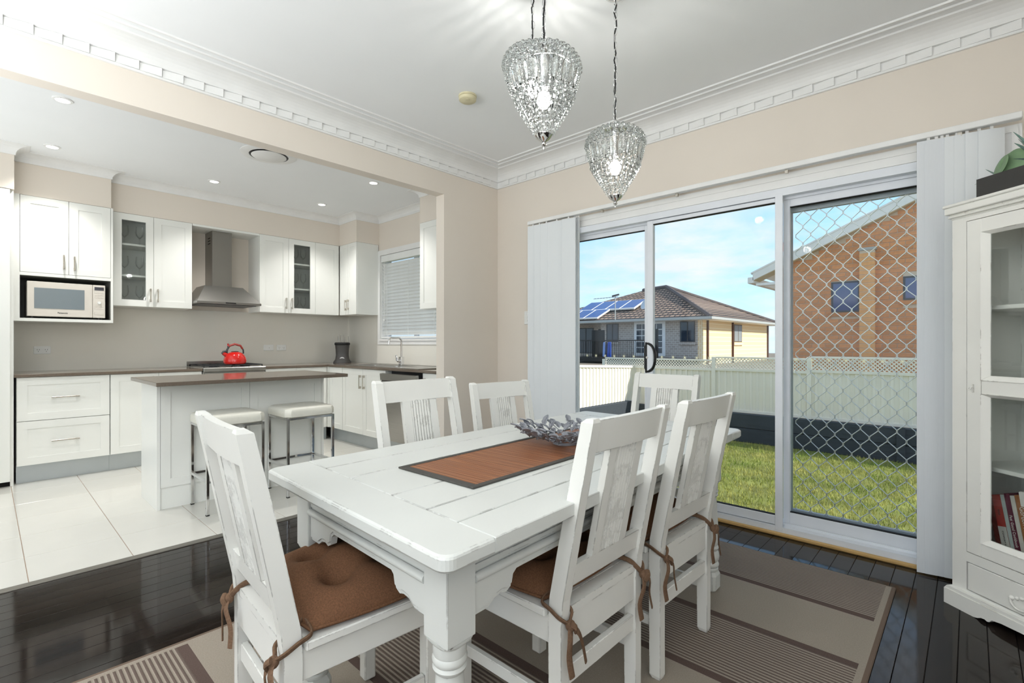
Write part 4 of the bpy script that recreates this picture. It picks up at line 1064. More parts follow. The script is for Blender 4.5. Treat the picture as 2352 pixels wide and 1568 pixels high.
# ------------------------------------------------------------------ dining chairs: local frame faces +y, rear feet at y = 0
CW, CHT, SEAT, RAKE = .42, .955, .445, .10
PWD, PDP = .034, .040
def chair_parts(t):
    hw = CW / 2
    yz = Fr((0, 0, 0), (0, 1, 0), (1, 0, 0))     # a = y, b = z, c = x
    rake = lambda z: -RAKE * max(0, z - SEAT) / (CHT - SEAT)
    for s in (-1, 1):
        x0, x1 = (hw - PWD, hw) if s > 0 else (-hw, -hw + PWD)
        q = MB(); vs = []
        for z, d in ((0, .036), (.012, .04), (SEAT - .04, .042), (SEAT + .03, .044), (.75, .042), (CHT - .010, .036), (CHT, .028)):
            y0 = rake(z); ins = .004 if z in (0, CHT) else 0
            vs += [(x0 + ins, y0 + ins, z), (x1 - ins, y0 + ins, z), (x1 - ins, y0 + d - ins, z), (x0 + ins, y0 + d - ins, z)]
        q.add(vs, [(0, 1, 2, 3), (24, 25, 26, 27)] + [(i * 4 + k, i * 4 + (k + 1) % 4, (i + 1) * 4 + (k + 1) % 4, (i + 1) * 4 + k) for i in range(6) for k in range(4)])
        obj('rear_leg', q, WPAINT2, t)
        fx0, fx1 = (hw - .042, hw - .002) if s > 0 else (-hw + .002, -hw + .042)
        obj('front_leg', MB().fbox(WF, fx0, fx1, 0, SEAT - .022, .385, .425, .003), WPAINT2, t)
    hi = hw - PWD
    # seat board, notched round the rear posts
    obj('seat', seat_mb(hi, hw), WPAINT2, t)
    obj('rear_apron', MB().fbox(WF, -hi, hi, SEAT - .112, SEAT - .022, .006, .028, .002), WPAINT2, t)
    obj('front_apron', MB().fbox(WF, -hi + .01, hi - .01, SEAT - .092, SEAT - .022, .395, .415, .002), WPAINT2, t)
    for s in (-1, 1):
        xx = s * (hw - .018)
        obj('side_apron', MB().fbox(WF, xx - .010, xx + .010, SEAT - .098, SEAT - .022, .042, .384, .002), WPAINT2, t)
        obj('side_stretcher', MB().fbox(WF, xx - .009, xx + .009, .17, .205, .041, .384, .002), WPAINT2, t)
    obj('rear_stretcher', MB().fbox(WF, -hi, hi, .235, .285, .008, .028, .002), WPAINT2, t)
    # raked back
    def slab(a0, a1, z0, z1, d0, d1, bev=.002, curve=0.0, n=1):
        q = MB(); vs = []
        pts = [(a0 + (a1 - a0) * i / n) for i in range(n + 1)]
        for a in pts:
            bow = -curve * (1 - (2 * (a - a0) / (a1 - a0) - 1) ** 2)
            for z, d in ((z0, d0), (z1, d0), (z1, d1), (z0, d1)): vs.append((a, rake(z) + d + bow, z))
        fs = [(0, 1, 2, 3), (n * 4, n * 4 + 1, n * 4 + 2, n * 4 + 3)] + [(i * 4 + k, i * 4 + (k + 1) % 4, (i + 1) * 4 + (k + 1) % 4, (i + 1) * 4 + k) for i in range(n) for k in range(4)]
        return q.add(vs, fs)
    obj('top_rail', slab(-hi, hi, CHT - .092, CHT - .006, .008, .030, curve=.008, n=8), WPAINT2, t)
    obj('lower_rail', slab(-hi, hi, SEAT + .055, SEAT + .115, .010, .030), WPAINT2, t)
    # splat with a fluted field
    z0, z1 = SEAT + .115, CHT - .092; sw_ = .088; fw_ = .050
    sp_ = MB()
    for (a0, a1) in ((-sw_, -fw_), (fw_, sw_)): sp_.join(slab(a0, a1, z0, z1, .009, .029))
    s1 = obj('splat', sp_, WPAINT2, t)
    fl_ = MB()
    nfl = 7; wfl = 2 * fw_ / nfl
    for k in range(nfl):
        a0 = -fw_ + k * wfl; am = a0 + wfl / 2
        vs = []
        for z in (z0, z1):
            for (a, d) in ((a0, .022), (a0 + wfl * .2, .0265), (am, .028), (a0 + wfl * .8, .0265), (a0 + wfl, .022), (a0 + wfl, .016), (a0 + wfl * .8, .0115), (am, .010), (a0 + wfl * .2, .0115), (a0, .016)): vs.append((a, rake(z) + d, z))
        fl_.add(vs, [tuple(range(10)), tuple(10 + i for i in range(10))] + [(i, (i + 1) % 10, 10 + (i + 1) % 10, 10 + i) for i in range(10)])
    obj('fluted_field', fl_, WPAINT2, s1)
    gr = MB()
    for k in range(nfl + 1):
        a0 = -fw_ + k * wfl
        vs = []
        for z in (z0, z1): vs += [(a0 - .0006, rake(z) + .0152, z), (a0 + .0006, rake(z) + .0152, z), (a0 + .0006, rake(z) + .0228, z), (a0 - .0006, rake(z) + .0228, z)]
        gr.hexa(vs)
    obj('flute_lines', gr, GROOVE, s1)
def seat_mb(hi, hw):
    q = MB(); z0, z1 = SEAT - .022, SEAT
    poly = [(-hi + .001, .004), (hi - .001, .004), (hi - .001, .047), (hw + .012, .047), (hw + .012, .445), (-hw - .012, .445), (-hw - .012, .047), (-hi + .001, .047)]
    q.fbox(WF, -hi + .001, hi - .001, z0, z1, .004, .047); q.fbox(WF, -hw - .012, hw + .012, z0, z1, .047, .445, .003)
    return q
def chair(x, y, rot, label, scale=1.0):
    t = thing('dining_chair', label, 'chair', (x, y, .009), radians(rot), 'distressed white dining chairs', world=False)
    chair_parts(t)
    t.scale = (scale, scale, scale)
    return t
def chair_copy(src, x, y, rot, label, scale=1.0):
    c = copy_tree(src); c.location = (x, y, .009); c.rotation_euler = (0, 0, radians(rot)); c.scale = (scale,) * 3; c['label'] = label
    return c
CH_A = chair(1.905, -2.818, -4, 'white dining chair at the near end of the table, nearest the left of the photo')
CH_B = chair_copy(CH_A, 2.487, -2.075, 90, 'white dining chair on the right side of the table, nearer the camera')
CH_C = chair_copy(CH_A, 2.497, -1.535, 89, 'white dining chair on the right side of the table, nearer the sliding door')
CH_D = chair_copy(CH_A, 1.87, -.475, 180, 'white dining chair at the far end of the table before the sliding door')
CH_E = chair_copy(CH_A, 1.512, -1.97, -90, 'white dining chair on the kitchen side of the table, nearer the bar stools', 1.03)
CH_F = chair_copy(CH_A, 1.37, -1.30, -98, 'white dining chair on the kitchen side of the table, nearer the room corner', .97)

# ------------------------------------------------------------------ tufted cushions with ties, in the chair's frame
def cushion_parts(t, seed=1):
    R = random.Random(seed)
    n = 40; hw, hd = .218, .212; yc = .258; vs = []; fs = []
    tufts = [(-.40, -.40), (.40, -.40), (-.40, .40), (.40, .40)]
    def outl(u, v):
        # square to rounded square
        x = u * sqrt(max(0, 1 - .16 * v * v)); y = v * sqrt(max(0, 1 - .16 * u * u))
        return x * hw, y * hd + yc
    def hgt(u, v):
        e_ = max(0, (1 - abs(u) ** 2.6)) ** .55 * max(0, (1 - abs(v) ** 2.6)) ** .55
        z = .012 + .092 * e_
        for (a, b) in tufts:
            d2 = (u - a) ** 2 + (v - b) ** 2
            z -= (.034 * math.exp(-d2 / .018) + .034 * math.exp(-d2 / .070)) * min(1, e_ * 1.2)
        # soft valleys between the tufts and out to the corners
        z -= .012 * e_ * (math.exp(-((abs(u) - .4) / .13) ** 2) * max(0, 1 - (v / .5) ** 4) + math.exp(-((abs(v) - .4) / .13) ** 2) * max(0, 1 - (u / .5) ** 4))
        z += .003 * sin(u * 5 + seed) * e_ + .002 * sin(v * 7 + 2 * seed) * e_
        return z
    for i in range(n + 1):
        for j in range(n + 1):
            u, v = -1 + 2 * i / n, -1 + 2 * j / n
            x, y = outl(u, v); vs.append((x, y, SEAT + .003 + max(.006, hgt(u, v))))
    k0 = len(vs)
    for i in range(n + 1):
        for j in range(n + 1):
            u, v = -1 + 2 * i / n, -1 + 2 * j / n
            x, y = outl(u, v); e_ = max(abs(u), abs(v)); vs.append((x * (1 - .02 * (e_ < 1)), y, SEAT + .0012 + (.012 if e_ > .999 else .0)))
    for i in range(n):
        for j in range(n):
            a = i * (n + 1) + j
            fs.append((a, a + n + 1, a + n + 2, a + 1)); fs.append((k0 + a, k0 + a + 1, k0 + a + n + 2, k0 + a + n + 1))
    bd_ = [(i, 0) for i in range(n)] + [(n, j) for j in range(n)] + [(i, n) for i in range(n, 0, -1)] + [(0, j) for j in range(n, 0, -1)]
    ix = [i * (n + 1) + j for i, j in bd_]
    for a, b in zip(ix, ix[1:] + ix[:1]): fs.append((a, b, k0 + b, k0 + a))
    pad = obj('pad', MB().add(vs, fs, True), BROWN, t)
    bp_ = [Vector((*outl(-1 + 2 * i / n, -1 + 2 * j / n), SEAT + .015)) for i, j in bd_]
    obj('piping', MB().tube(bp_, .0042, 6, closed=True), BROWN, pad)
    for k, (a, b) in enumerate(tufts):
        x, y = outl(a, b); obj('tuft_button', MB().sphere((x, y, SEAT + .003 + max(.006, hgt(a, b)) + .001), .006, 8, 6, .5), BROWN, pad)
    hwp = CW / 2
    for s in (-1, 1):
        px0, px1 = hwp - PWD, hwp
        P = lambda x, y, z: Vector((s * x, y, z))
        loop = [P(px0 - .055, .062, SEAT + .022), P(px0 - .022, .060, SEAT + .018), P(px0 - .006, .020, SEAT + .010), P(px0 - .004, -.006, SEAT - .004), P(px0 + .010, -.012, SEAT - .020)]
        loop2 = [P(px0 - .03, .066, SEAT + .024), P(px0 + .010, .066, SEAT + .018), P(px1 + .004, .060, SEAT + .012), P(px1 + .008, .030, SEAT + .004), P(px1 + .008, .002, SEAT - .008), P(px1 - .010, -.012, SEAT - .024)]
        kn = P((px0 + px1) / 2, -.018, SEAT - .030)
        q = MB()
        def smooth(pts, m=4):
            o_ = []
            for i in range(len(pts) - 1):
                p0 = pts[max(0, i - 1)]; p1 = pts[i]; p2 = pts[i + 1]; p3 = pts[min(len(pts) - 1, i + 2)]
                for k in range(m):
                    u = k / m
                    o_.append(.5 * ((2 * p1) + (p2 - p0) * u + (2 * p0 - 5 * p1 + 4 * p2 - p3) * u * u + (3 * p1 - p0 - 3 * p2 + p3) * u ** 3))
            return o_ + [pts[-1]]
        q.tube(smooth(loop + [kn]), .0075, 8, flat=(1.0, .5), up=(0, 0, 1)); q.tube(smooth(loop2 + [kn]), .0075, 8, flat=(1.0, .5), up=(0, 0, 1))
        o = obj('tie', q, TIE, t)
        q = MB(); q.sphere(kn, .0135, 12, 8, 1.1); q.tube(smooth([kn + Vector((s * .010, -.008, .012)), kn + Vector((0, -.016, .002)), kn + Vector((-s * .008, -.010, -.014))]), .007, 8, flat=(1.2, .7))
        obj('knot', q, TIE, o)
        w1 = R.uniform(-.01, .015); w2 = R.uniform(-.01, .01)
        q = MB(); q.tube(smooth([kn, kn + Vector((-.018, -.012, -.030)), kn + Vector((-.030 + w1, -.008, -.075)), kn + Vector((-.020 + w1, -.010, -.128))]), .0095, 8, flat=(1.0, .28), up=(1, 0, 0))
        obj('tie_end', q, TIE, o)
        q = MB(); q.tube(smooth([kn, kn + Vector((.018, -.012, -.020)), kn + Vector((.036 + w2, -.006, -.065)), kn + Vector((.046 + w2, -.010, -.115))]), .0095, 8, flat=(1.0, .28), up=(1, 0, 0))
        obj('tie_end', q, TIE, o)
def cushion(ch, label, seed):
    t = thing('chair_cushion', label, 'cushion', tuple(ch.location), ch.rotation_euler[2], 'brown tufted chair cushions', world=False)
    cushion_parts(t, seed)
cushion(CH_A, 'brown tufted cushion on the chair at the near end of the table', 1)
cushion(CH_B, 'brown tufted cushion on the nearer chair of the right side', 2)
cushion(CH_C, 'brown tufted cushion on the right side chair nearer the door', 3)

# ------------------------------------------------------------------ bamboo table runner
t = thing('table_runner', 'brown bamboo slat table runner with dark cloth border', 'table runner', (2.073, -1.78, TZ + .001), radians(1.6), world=False)
rw, rl = .172, .61
sl_ = MB(); ns_ = 150
for k in range(ns_):
    y0 = -rl + .02 + (2 * rl - .04) * k / ns_; y1 = y0 + (2 * rl - .04) / ns_
    dz = rnd.uniform(0, .0006)
    sl_.fbox(WF, -rw + .012, rw - .012, .0005, .0030 + dz, y0 + .0002, y1 - .0002)
def bamboo_mat():
    m = BAMBOO; tt = m.node_tree; b = tt.nodes['Principled BSDF']
    tc_ = tt.nodes.new('ShaderNodeTexCoord'); mp = tt.nodes.new('ShaderNodeMapping'); mp.inputs['Scale'].default_value = (1.2, 122, 1)
    tt.links.new(tc_.outputs['Object'], mp.inputs[0])
    n = tt.nodes.new('ShaderNodeTexNoise'); n.inputs['Scale'].default_value = 1.0; n.inputs['Detail'].default_value = 5; n.inputs['Roughness'].default_value = .75
    tt.links.new(mp.outputs[0], n.inputs['Vector'])
    r = tt.nodes.new('ShaderNodeValToRGB'); r.color_ramp.elements[0].position = .36; r.color_ramp.elements[1].position = .66
    r.color_ramp.elements[0].color = (*S(84, 48, 32), 1); r.color_ramp.elements[1].color = (*S(182, 128, 88), 1)
    k = r.color_ramp.elements.new(.5); k.color = (*S(136, 84, 52), 1)
    tt.links.new(n.outputs['Fac'], r.inputs[0]); tt.links.new(r.outputs[0], b.inputs['Base Color'])
bamboo_mat()
obj('bamboo_slats', sl_, BAMBOO, t, kind='stuff')
bd_ = MB()
for q in ((-rw, -rw + .018, -rl, rl), (rw - .018, rw, -rl, rl)): bd_.fbox(WF, q[0], q[1], 0, .0052, q[2], q[3], .0015)
for q in ((-rw + .018, rw - .018, -rl, -rl + .028), (-rw + .018, rw - .018, rl - .028, rl)): bd_.fbox(WF, q[0], q[1], 0, .0050, q[2], q[3], .0015)
obj('border', bd_, RUNEDGE, t)
# ------------------------------------------------------------------ metal leaf bowl
t = thing('leaf_bowl', 'shallow grey metal bowl made of overlapping leaves on the runner', 'bowl', (2.085, -1.73, TZ + .006), world=False)
def leaf_mesh(L=.064, W=.034, nm='leaf', notch=0.0):
    q = MB(); n = 7; top = []; bot = []; mid = []
    for i in range(n + 1):
        u = i / n; w_ = W / 2 * sin(pi * u ** .8) ** .8 if 0 < u < 1 else 0
        z = .006 * sin(pi * u)
        mid.append((u * L, 0, z - .002)); top.append((u * L, w_, z + .002)); bot.append((u * L, -w_, z + .002))
    def both(a, b):
        vs = a + b + [(x, y, z - .0012) for x, y, z in a + b]; m = len(a)
        fs = [(i, i + 1, m + i + 1, m + i) for i in range(m - 1)] + [(2 * m + i, 3 * m + i, 3 * m + i + 1, 2 * m + i + 1) for i in range(m - 1)] + [(m + i, m + i + 1, 3 * m + i + 1, 3 * m + i) for i in range(m - 1)]
        q.add(vs, fs)
    both(mid, top); both(mid, bot)
    q.tube([(p[0], 0, p[2] + .0012) for p in mid], .0009, 4)
    for i in range(2, n):
        for s in (-1, 1): q.tube([(mid[i][0], 0, mid[i][2] + .001), (min(L, mid[i][0] + L * .1), s * W * .33 * sin(pi * (i / n) ** .8), mid[i][2] + .0035)], .0005, 3)
    me = q.mesh(nm); me.materials.append(LEAFM); return me
lm = [leaf_mesh(.044, .024), leaf_mesh(.036, .022), leaf_mesh(.052, .024)]
RB = .195
def bz(r): return .010 + .050 * (r / RB) ** 2.2
for ri, (r, cnt) in enumerate(((.025, 7), (.05, 12), (.075, 18), (.10, 24), (.125, 30), (.148, 36), (.17, 40))):
    for k in range(cnt):
        a = 2 * pi * (k + .5 * (ri % 2)) / cnt + rnd.uniform(-.08, .08); rr = r + rnd.uniform(-.010, .010)
        o = piece('leaf', lm[(k + ri) % 3], (cos(a) * rr, sin(a) * rr, bz(rr) + rnd.uniform(-.003, .004) + .003 * (k % 3)), t)
        slope = math.atan(2.2 * .05 / RB * (rr / RB) ** 1.2)
        o.rotation_euler = (rnd.uniform(-.22, .22), -slope + rnd.uniform(-.16, .10), a + rnd.choice((-1, 1)) * rnd.uniform(.2, 1.0))
for k in range(14):
    a = 2 * pi * k / 14 + .1
    obj('stem', MB().tube([(cos(a + .3 * u * u) * (.012 + .18 * u), sin(a + .3 * u * u) * (.012 + .18 * u), bz(.012 + .18 * u) + .006) for u in [i / 6 for i in range(7)]], .0019, 5), LEAFM, t)
obj('base_ring', MB().lathe([(.045, .0), (.050, .0), (.050, .010), (.045, .010), (.045, 0)], (0, 0, -.0004), 24), LEAFM, t)

# ------------------------------------------------------------------ beaded crystal pendants
PH = .378
pprof = [(.030, .052), (.040, .068), (.055, .094), (.074, .125), (.093, .160), (.109, .195), (.121, .228), (.128, .258), (.130, .280), (.127, .300), (.117, .320), (.098, .338), (.072, .352), (.048, .360)]
def prad(z):
    for (r0, z0), (r1, z1) in zip(pprof[:-1], pprof[1:]):
        if z0 <= z <= z1: return r0 + (r1 - r0) * (z - z0) / (z1 - z0)
    return pprof[0][0] if z < pprof[0][1] else pprof[-1][0]
link_me = MB().tube([(0, .0085 * cos(a) * (1), .0185 * sin(a)) for a in [2 * pi * i / 14 for i in range(14)]], .0016, 6, closed=True).mesh('chain_link'); link_me.materials.append(CHROME)
dq = MB(); nn = 8
dprof = [(.0015, 0), (.0075, .010), (.0105, .030), (.0105, .052), (.0065, .068), (.0018, .074)]
dq.lathe(dprof, (0, 0, 0), 6, smooth=False); drop_me = dq.mesh('crystal_drop'); drop_me.materials.append(CRYSTAL)
def pendant_parts(t):
    obj('finial', MB().lathe([(0, 0), (.0035, .002), (.005, .008), (.003, .012), (.008, .017), (.0095, .022), (.006, .027), (.010, .031), (.018, .036), (.028, .044), (.034, .052), (.031, .055), (0, .055)], (0, 0, 0), 20), CHROME, t)
    obj('top_cap', MB().lathe([(.052, .356), (.054, .360), (.046, .368), (.030, .374), (.016, .378), (.0085, .382), (.0065, .396), (0, .396)], (0, 0, 0), 24), CHROME, t)
    obj('loop', MB().tube([(0, .012 * cos(a), .408 + .013 * sin(a)) for a in [2 * pi * i / 16 for i in range(16)]], .0017, 6, closed=True), CHROME, t)
    cage = MB()
    for z in (.098, .142, .182, .276, .318): cage.lathe([(prad(z) - .0008, z - .0008), (prad(z) + .0008, z - .0008), (prad(z) + .0008, z + .0008), (prad(z) - .0008, z + .0008), (prad(z) - .0008, z - .0008)], (0, 0, 0), 36)
    for k in range(12):
        a = 2 * pi * k / 12
        cage.tube([(cos(a) * (r - .001), sin(a) * (r - .001), z) for r, z in pprof], .0008, 4)
    obj('wire_cage', cage, CHROME, t)
    bd_ = MB()
    def bead(c, r, sz=1.0):
        bd_.lathe([(r * sin(pi * j / 5), -r * sz * cos(pi * j / 5)) for j in range(6)], c, 7, smooth=False)
    for z, n, r, sz in ((.066, 12, .0050, 1.7), (.083, 14, .0055, 1.6), (.100, 18, .0058, 1.5), (.118, 20, .0065, 1.4), (.136, 22, .0078, 1.1), (.153, 24, .0085, 1.0), (.170, 24, .0095, 1.0), (.187, 26, .0100, .95)):
        for k in range(n):
            a = 2 * pi * k / n; bead((cos(a) * prad(z), sin(a) * prad(z), z), r, sz)
    for z, n, r in ((.284, 30, .0105), (.302, 28, .0105), (.320, 26, .0100), (.336, 22, .0095), (.349, 16, .0088), (.357, 12, .0075)):
        for k in range(n):
            a = 2 * pi * (k + .5) / n; bead((cos(a) * prad(z), sin(a) * prad(z), z), r, 1.0)
    # strings of tiny beads between the long drops
    for k in range(22):
        a = 2 * pi * (k + .5) / 22
        for z in [.200 + .0085 * i for i in range(9)]: bead((cos(a) * prad(z), sin(a) * prad(z), z), .0036, 1.1)
    obj('beads', bd_, CRYSTAL, t, fix=False, kind='stuff')
    for k in range(22):
        a = 2 * pi * k / 22; r = prad(.235)
        o = piece('crystal_drop', drop_me, (cos(a) * prad(.198), sin(a) * prad(.198), .198), t)
        o.rotation_euler = (0, math.atan2(prad(.27) - prad(.198), .072), a)
        o.scale = (.55, 1, 1)
    obj('lamp_holder', MB().lathe([(.0, .212), (.012, .214), (.014, .24), (.014, .30), (.018, .31), (.018, .358), (0, .358)], (0, 0, 0), 16), CHROME, t)
    obj('bulb', MB().lathe([(0, .150), (.014, .154), (.023, .168), (.024, .184), (.019, .205), (.0, .214)], (0, 0, 0), 18), BULB, t)
    d = bpy.data.lights.new('bulb_light', 'POINT'); d.energy = 15; d.shadow_soft_size = .03; d.color = (1, .97, .92)
    o = bpy.data.objects.new('bulb_light', d); COL.objects.link(o); o.parent = t; o.location = (0, 0, .185)
def pendant_cord(t, z0, seed):
    R = random.Random(seed)
    top = ZC - z0
    z = .431; k = 0
    pts = []
    while z < top - .03:
        o = piece('chain_link', link_me, (R.uniform(-.002, .002), R.uniform(-.002, .002), z), t, rot=(0, 0, (pi / 2 if k % 2 else 0) + R.uniform(-.4, .4))); z += .0335; k += 1
    n = max(6, int((top - .39) / .03))
    obj('flex', MB().tube([(R.uniform(-.005, .005) * (0 < i < n), R.uniform(-.005, .005) * (0 < i < n), .39 + (top - .39) * i / n) for i in range(n + 1)], .0034, 8), BLACK, t)
    obj('ceiling_rose', MB().lathe([(0, top - .030), (.02, top - .030), (.045, top - .018), (.055, top), (0, top)], (0, 0, 0), 24), CHROME, t)
PEND = []
for i, (x, y, z, l) in enumerate(((2.130, -1.918, 1.849, 'lower left crystal bead pendant lamp, nearest the camera'), (2.083, -1.352, 1.763, 'right hand crystal bead pendant lamp, hanging lowest'), (1.826, -1.627, 2.108, 'highest crystal bead pendant lamp, mostly hidden behind the front one'))):
    t = thing('pendant_lamp', l, 'lamp', (x, y, z), 0, 'three crystal bead pendants', world=False)
    if i == 0: pendant_parts(t); src = list(t.children)
    else:
        for ch in src: copy_tree(ch, t)
    PEND.append((t, z))
for i, (t, z) in enumerate(PEND): pendant_cord(t, z, i + 3)

# ------------------------------------------------------------------ white display cabinet set across the corner
DF = Fr((3.171, -.378, 0), (.767, -.641, 0), (-.641, -.767, 0))
CWD = .80; FC = -.025; BC = -.365
t = thing('display_cabinet', 'tall white glass fronted display cabinet at the right edge of the photo', 'cabinet', tuple(DF.p(CWD / 2, 0, -.2)))
q = MB()
q.fbox(DF, .016, .036, .06, 1.70, BC, FC - .018); q.fbox(DF, CWD - .036, CWD - .016, .06, 1.70, BC, FC - .018)
q.fbox(DF, .036, CWD - .036, .06, 1.70, BC, BC + .012)
q.fbox(DF, .036, CWD - .036, 1.68, 1.70, BC + .012, FC - .018); q.fbox(DF, .036, CWD - .036, .245, .262, BC + .012, FC - .018); q.fbox(DF, .036, CWD - .036, .06, .075, BC + .012, FC - .018)
q.fbox(DF, .016, .076, .06, 1.70, FC - .018, FC); q.fbox(DF, CWD - .076, CWD - .016, .06, 1.70, FC - .018, FC)
q.fbox(DF, .076, CWD - .076, 1.678, 1.70, FC - .018, FC); q.fbox(DF, .076, CWD - .076, .212, .253, FC - .018, FC); q.fbox(DF, .076, CWD - .076, .06, .090, FC - .018, FC)
obj('body', q, CABW, t)
q = MB()
for a in (.13, .24, .35, .46, .57, .68): q.fbox(DF, a, a + .006, .262, 1.68, BC + .012, BC + .015)
obj('back_boards', q, CABW, t)
for z in (.976, 1.293, .611): obj('shelf', MB().fbox(DF, .037, CWD - .037, z, z + .018, BC + .013, -.085, .002), CABW, t)
# glazed door
q = MB(); a0, a1, b0, b1 = .079, CWD - .079, .256, 1.675
q.fbox(DF, a0, a0 + .058, b0, b1, FC - .016, FC + .002, .001); q.fbox(DF, a1 - .058, a1, b0, b1, FC - .016, FC + .002, .001)
for z0, z1 in ((b0, .313), (.939, .996), (1.618, b1)): q.fbox(DF, a0 + .058, a1 - .058, z0, z1, FC - .016, FC + .002, .001)
dq_ = obj('door', q, CABW, t)
q = MB()
for (z0, z1) in ((.313, .939), (.996, 1.618)):
    i0, i1 = a0 + .058, a1 - .058
    fo = FC + .002; fi = FC - .012; w_ = .026
    P = DF.p
    ring_o = [(i0, z0), (i1, z0), (i1, z1), (i0, z1)]; ring_i = [(i0 + w_, z0 + w_ * .8), (i1 - w_, z0 + w_ * .8), (i1 - w_, z1 - w_ * .5), (i0 + w_, z1 - w_ * .5)]
    vs = [P(a, b, fo + .004) for a, b in ring_o] + [P(a, b, fi) for a, b in ring_i] + [P(a, b, fi - .004) for a, b in ring_o] + [P(a, b, fi - .004) for a, b in ring_i]
    fs = []
    for k in range(4):
        l = (k + 1) % 4; fs += [(k, l, 4 + l, 4 + k), (8 + k, 8 + l, 12 + l, 12 + k), (4 + k, 4 + l, 12 + l, 12 + k), (k, l, 8 + l, 8 + k)]
    q.add(vs, fs)
obj('glazing_bead', q, CABW, dq_)
for (z0, z1) in ((.333, .928), (1.014, 1.606)): obj('glass_pane', MB().fbox(DF, a0 + .08, a1 - .08, z0 - .004, z1 + .004, FC - .0145, FC - .011), CGLASS, dq_)
q = MB(); q.fbox(DF, .102, .110, .942, .978, FC + .002, FC + .006, .001); q.tube([DF.p(.106, .972, FC + .006), DF.p(.112, .968, FC + .018), DF.p(.108, .958, FC + .022), DF.p(.102, .960, FC + .016)], .0032, 6)
obj('latch', q, CABW, dq_)
# drawer with its shaped drop pulls
dw = obj('drawer', MB().fbox(DF, .0815, CWD - .0815, .0935, .2085, FC - .016, FC + .001, .002), CABW, t)
for ac in (.285, .515):
    q = MB(); q.tube([DF.p(ac + .036 * cos(a), .142 + .030 * sin(a), FC + .008 + .004 * abs(sin(a))) for a in [pi + i * pi / 10 for i in range(11)]], .0042, 6)
    for s_ in (-1, 1): q.lathe([(.010, 0), (.007, .005), (.004, .010), (0, .011)], DF.p(ac + s_ * .036, .143, FC + .001), 10, DF.n)
    for a_ in (-.016, 0, .016): q.sphere(DF.p(ac + a_, .150 + (.006 if a_ == 0 else 0), FC + .003), .007, 8, 6)
    obj('drawer_pull', q, CABW, dw)
# shaped plinth and cornice
low = [(0, 0), (.125, 0), (.14, .004), (.155, .012), (.168, .014), (.178, .010), (.186, .012), (.196, .024), (.23, .030), (.32, .033)]
low = low + [(CWD - a, b) for a, b in reversed(low)]
n = len(low); vs = []
for c in (-.02, .0):
    vs += [DF.p(a, b, c) for a, b in low] + [DF.p(a, .066, c) for a, b in low]
fs = []
for i in range(n - 1): fs += [(i, i + 1, n + i + 1, n + i), (2 * n + i, 2 * n + i + 1, 3 * n + i + 1, 3 * n + i), (i, i + 1, 2 * n + i + 1, 2 * n + i), (n + i, n + i + 1, 3 * n + i + 1, 3 * n + i)]
fs += [(0, n, 3 * n, 2 * n), (n - 1, 2 * n - 1, 4 * n - 1, 3 * n - 1)]
pq = MB().add(vs, fs)
pq.fbox(DF, .0, .018, 0, .066, BC, -.02); pq.fbox(DF, CWD - .018, CWD, 0, .066, BC, -.02)
pq.prism([(0, .066), (.0, .0), (0, .0)][:0] or [(-.001, .066), (CWD + .001, .066), (CWD - .010, .080), (.010, .080)], DF, -.03, -.004)
obj('plinth', pq, CABW, t)
q = MB()
for (o_, z0, z1) in ((.004, 1.696, 1.703), (.012, 1.703, 1.713), (.008, 1.713, 1.720), (.020, 1.720, 1.750), (.025, 1.750, 1.763)):
    q.fbox(DF, .016 - o_, CWD - .016 + o_, z0, z1, BC, FC + o_, .003)
obj('cornice', q, CABW, t)
# books leaning on the left side of the bottom shelf
LEAN = radians(11)
BZ = .2635
def book(a, w_, h_, d_, col, label, spine=(), c0=-.115, cover2=None):
    """a: where its lower left edge stands; leans with its top to the left"""
    o0 = DF.p(a, BZ, 0)
    t = thing('book', label, 'book', tuple(DF.p(a + w_ / 2, BZ, c0 - d_ / 2)), group='cookbooks on the bottom shelf')
    up = Vector((0, 0, 1)) * cos(LEAN) - DF.r * sin(LEAN); rt_ = DF.r * cos(LEAN) + Vector((0, 0, 1)) * sin(LEAN)
    class L_:
        n = DF.n
        @staticmethod
        def p(x, y, c): return o0 + rt_ * x + up * y + DF.n * c
    cm = mat('cover_' + label[:18], col, .45, noise=(18, .1))
    q = MB(); q.fbox(L_, 0, .003, 0, h_, c0 - d_, c0); q.fbox(L_, w_ - .003, w_, 0, h_, c0 - d_, c0); q.fbox(L_, .003, w_ - .003, 0, h_, c0 - .004, c0)
    obj('cover', q, cm, t)
    obj('pages', MB().fbox(L_, .003, w_ - .003, .004, h_ - .004, c0 - d_ + .004, c0 - .004), TEXTW, t)
    for s_ in spine:
        if s_[0] == 'band': obj('spine_band', MB().fbox(L_, 0, w_, s_[1], s_[2], c0, c0 + .0006), mat('band_' + label[:12], s_[3], .5), t)
        else:
            _, txt, y, size, m_, sq = s_
            tm_ = text_mb(txt, size, WF, 0, 0, 0, rot=-pi / 2, squeeze=sq)
            tm_.v = [tuple(L_.p(w_ / 2 + v[0], y + v[2], c0 + .0009 + v[1])) for v in tm_.v]
            obj('spine_title', tm_, m_, t)
    return t
book(.128, .020, .225, .17, S(120, 44, 36), 'dark red cookbook leaning at the far left of the shelf')
book(.150, .032, .245, .18, S(188, 62, 56), 'cookbook with red and white spine and dark lettering', (('band', 0, .118, S(224, 222, 214)), ('text', 'COMFORT FOOD', .060, .0085, TEXTK, 1.2), ('text', 'FOOD', .175, .0085, TEXTK, 1.0)))
book(.184, .014, .255, .18, S(196, 208, 204), 'thin pale green book beside the red and white cookbook')
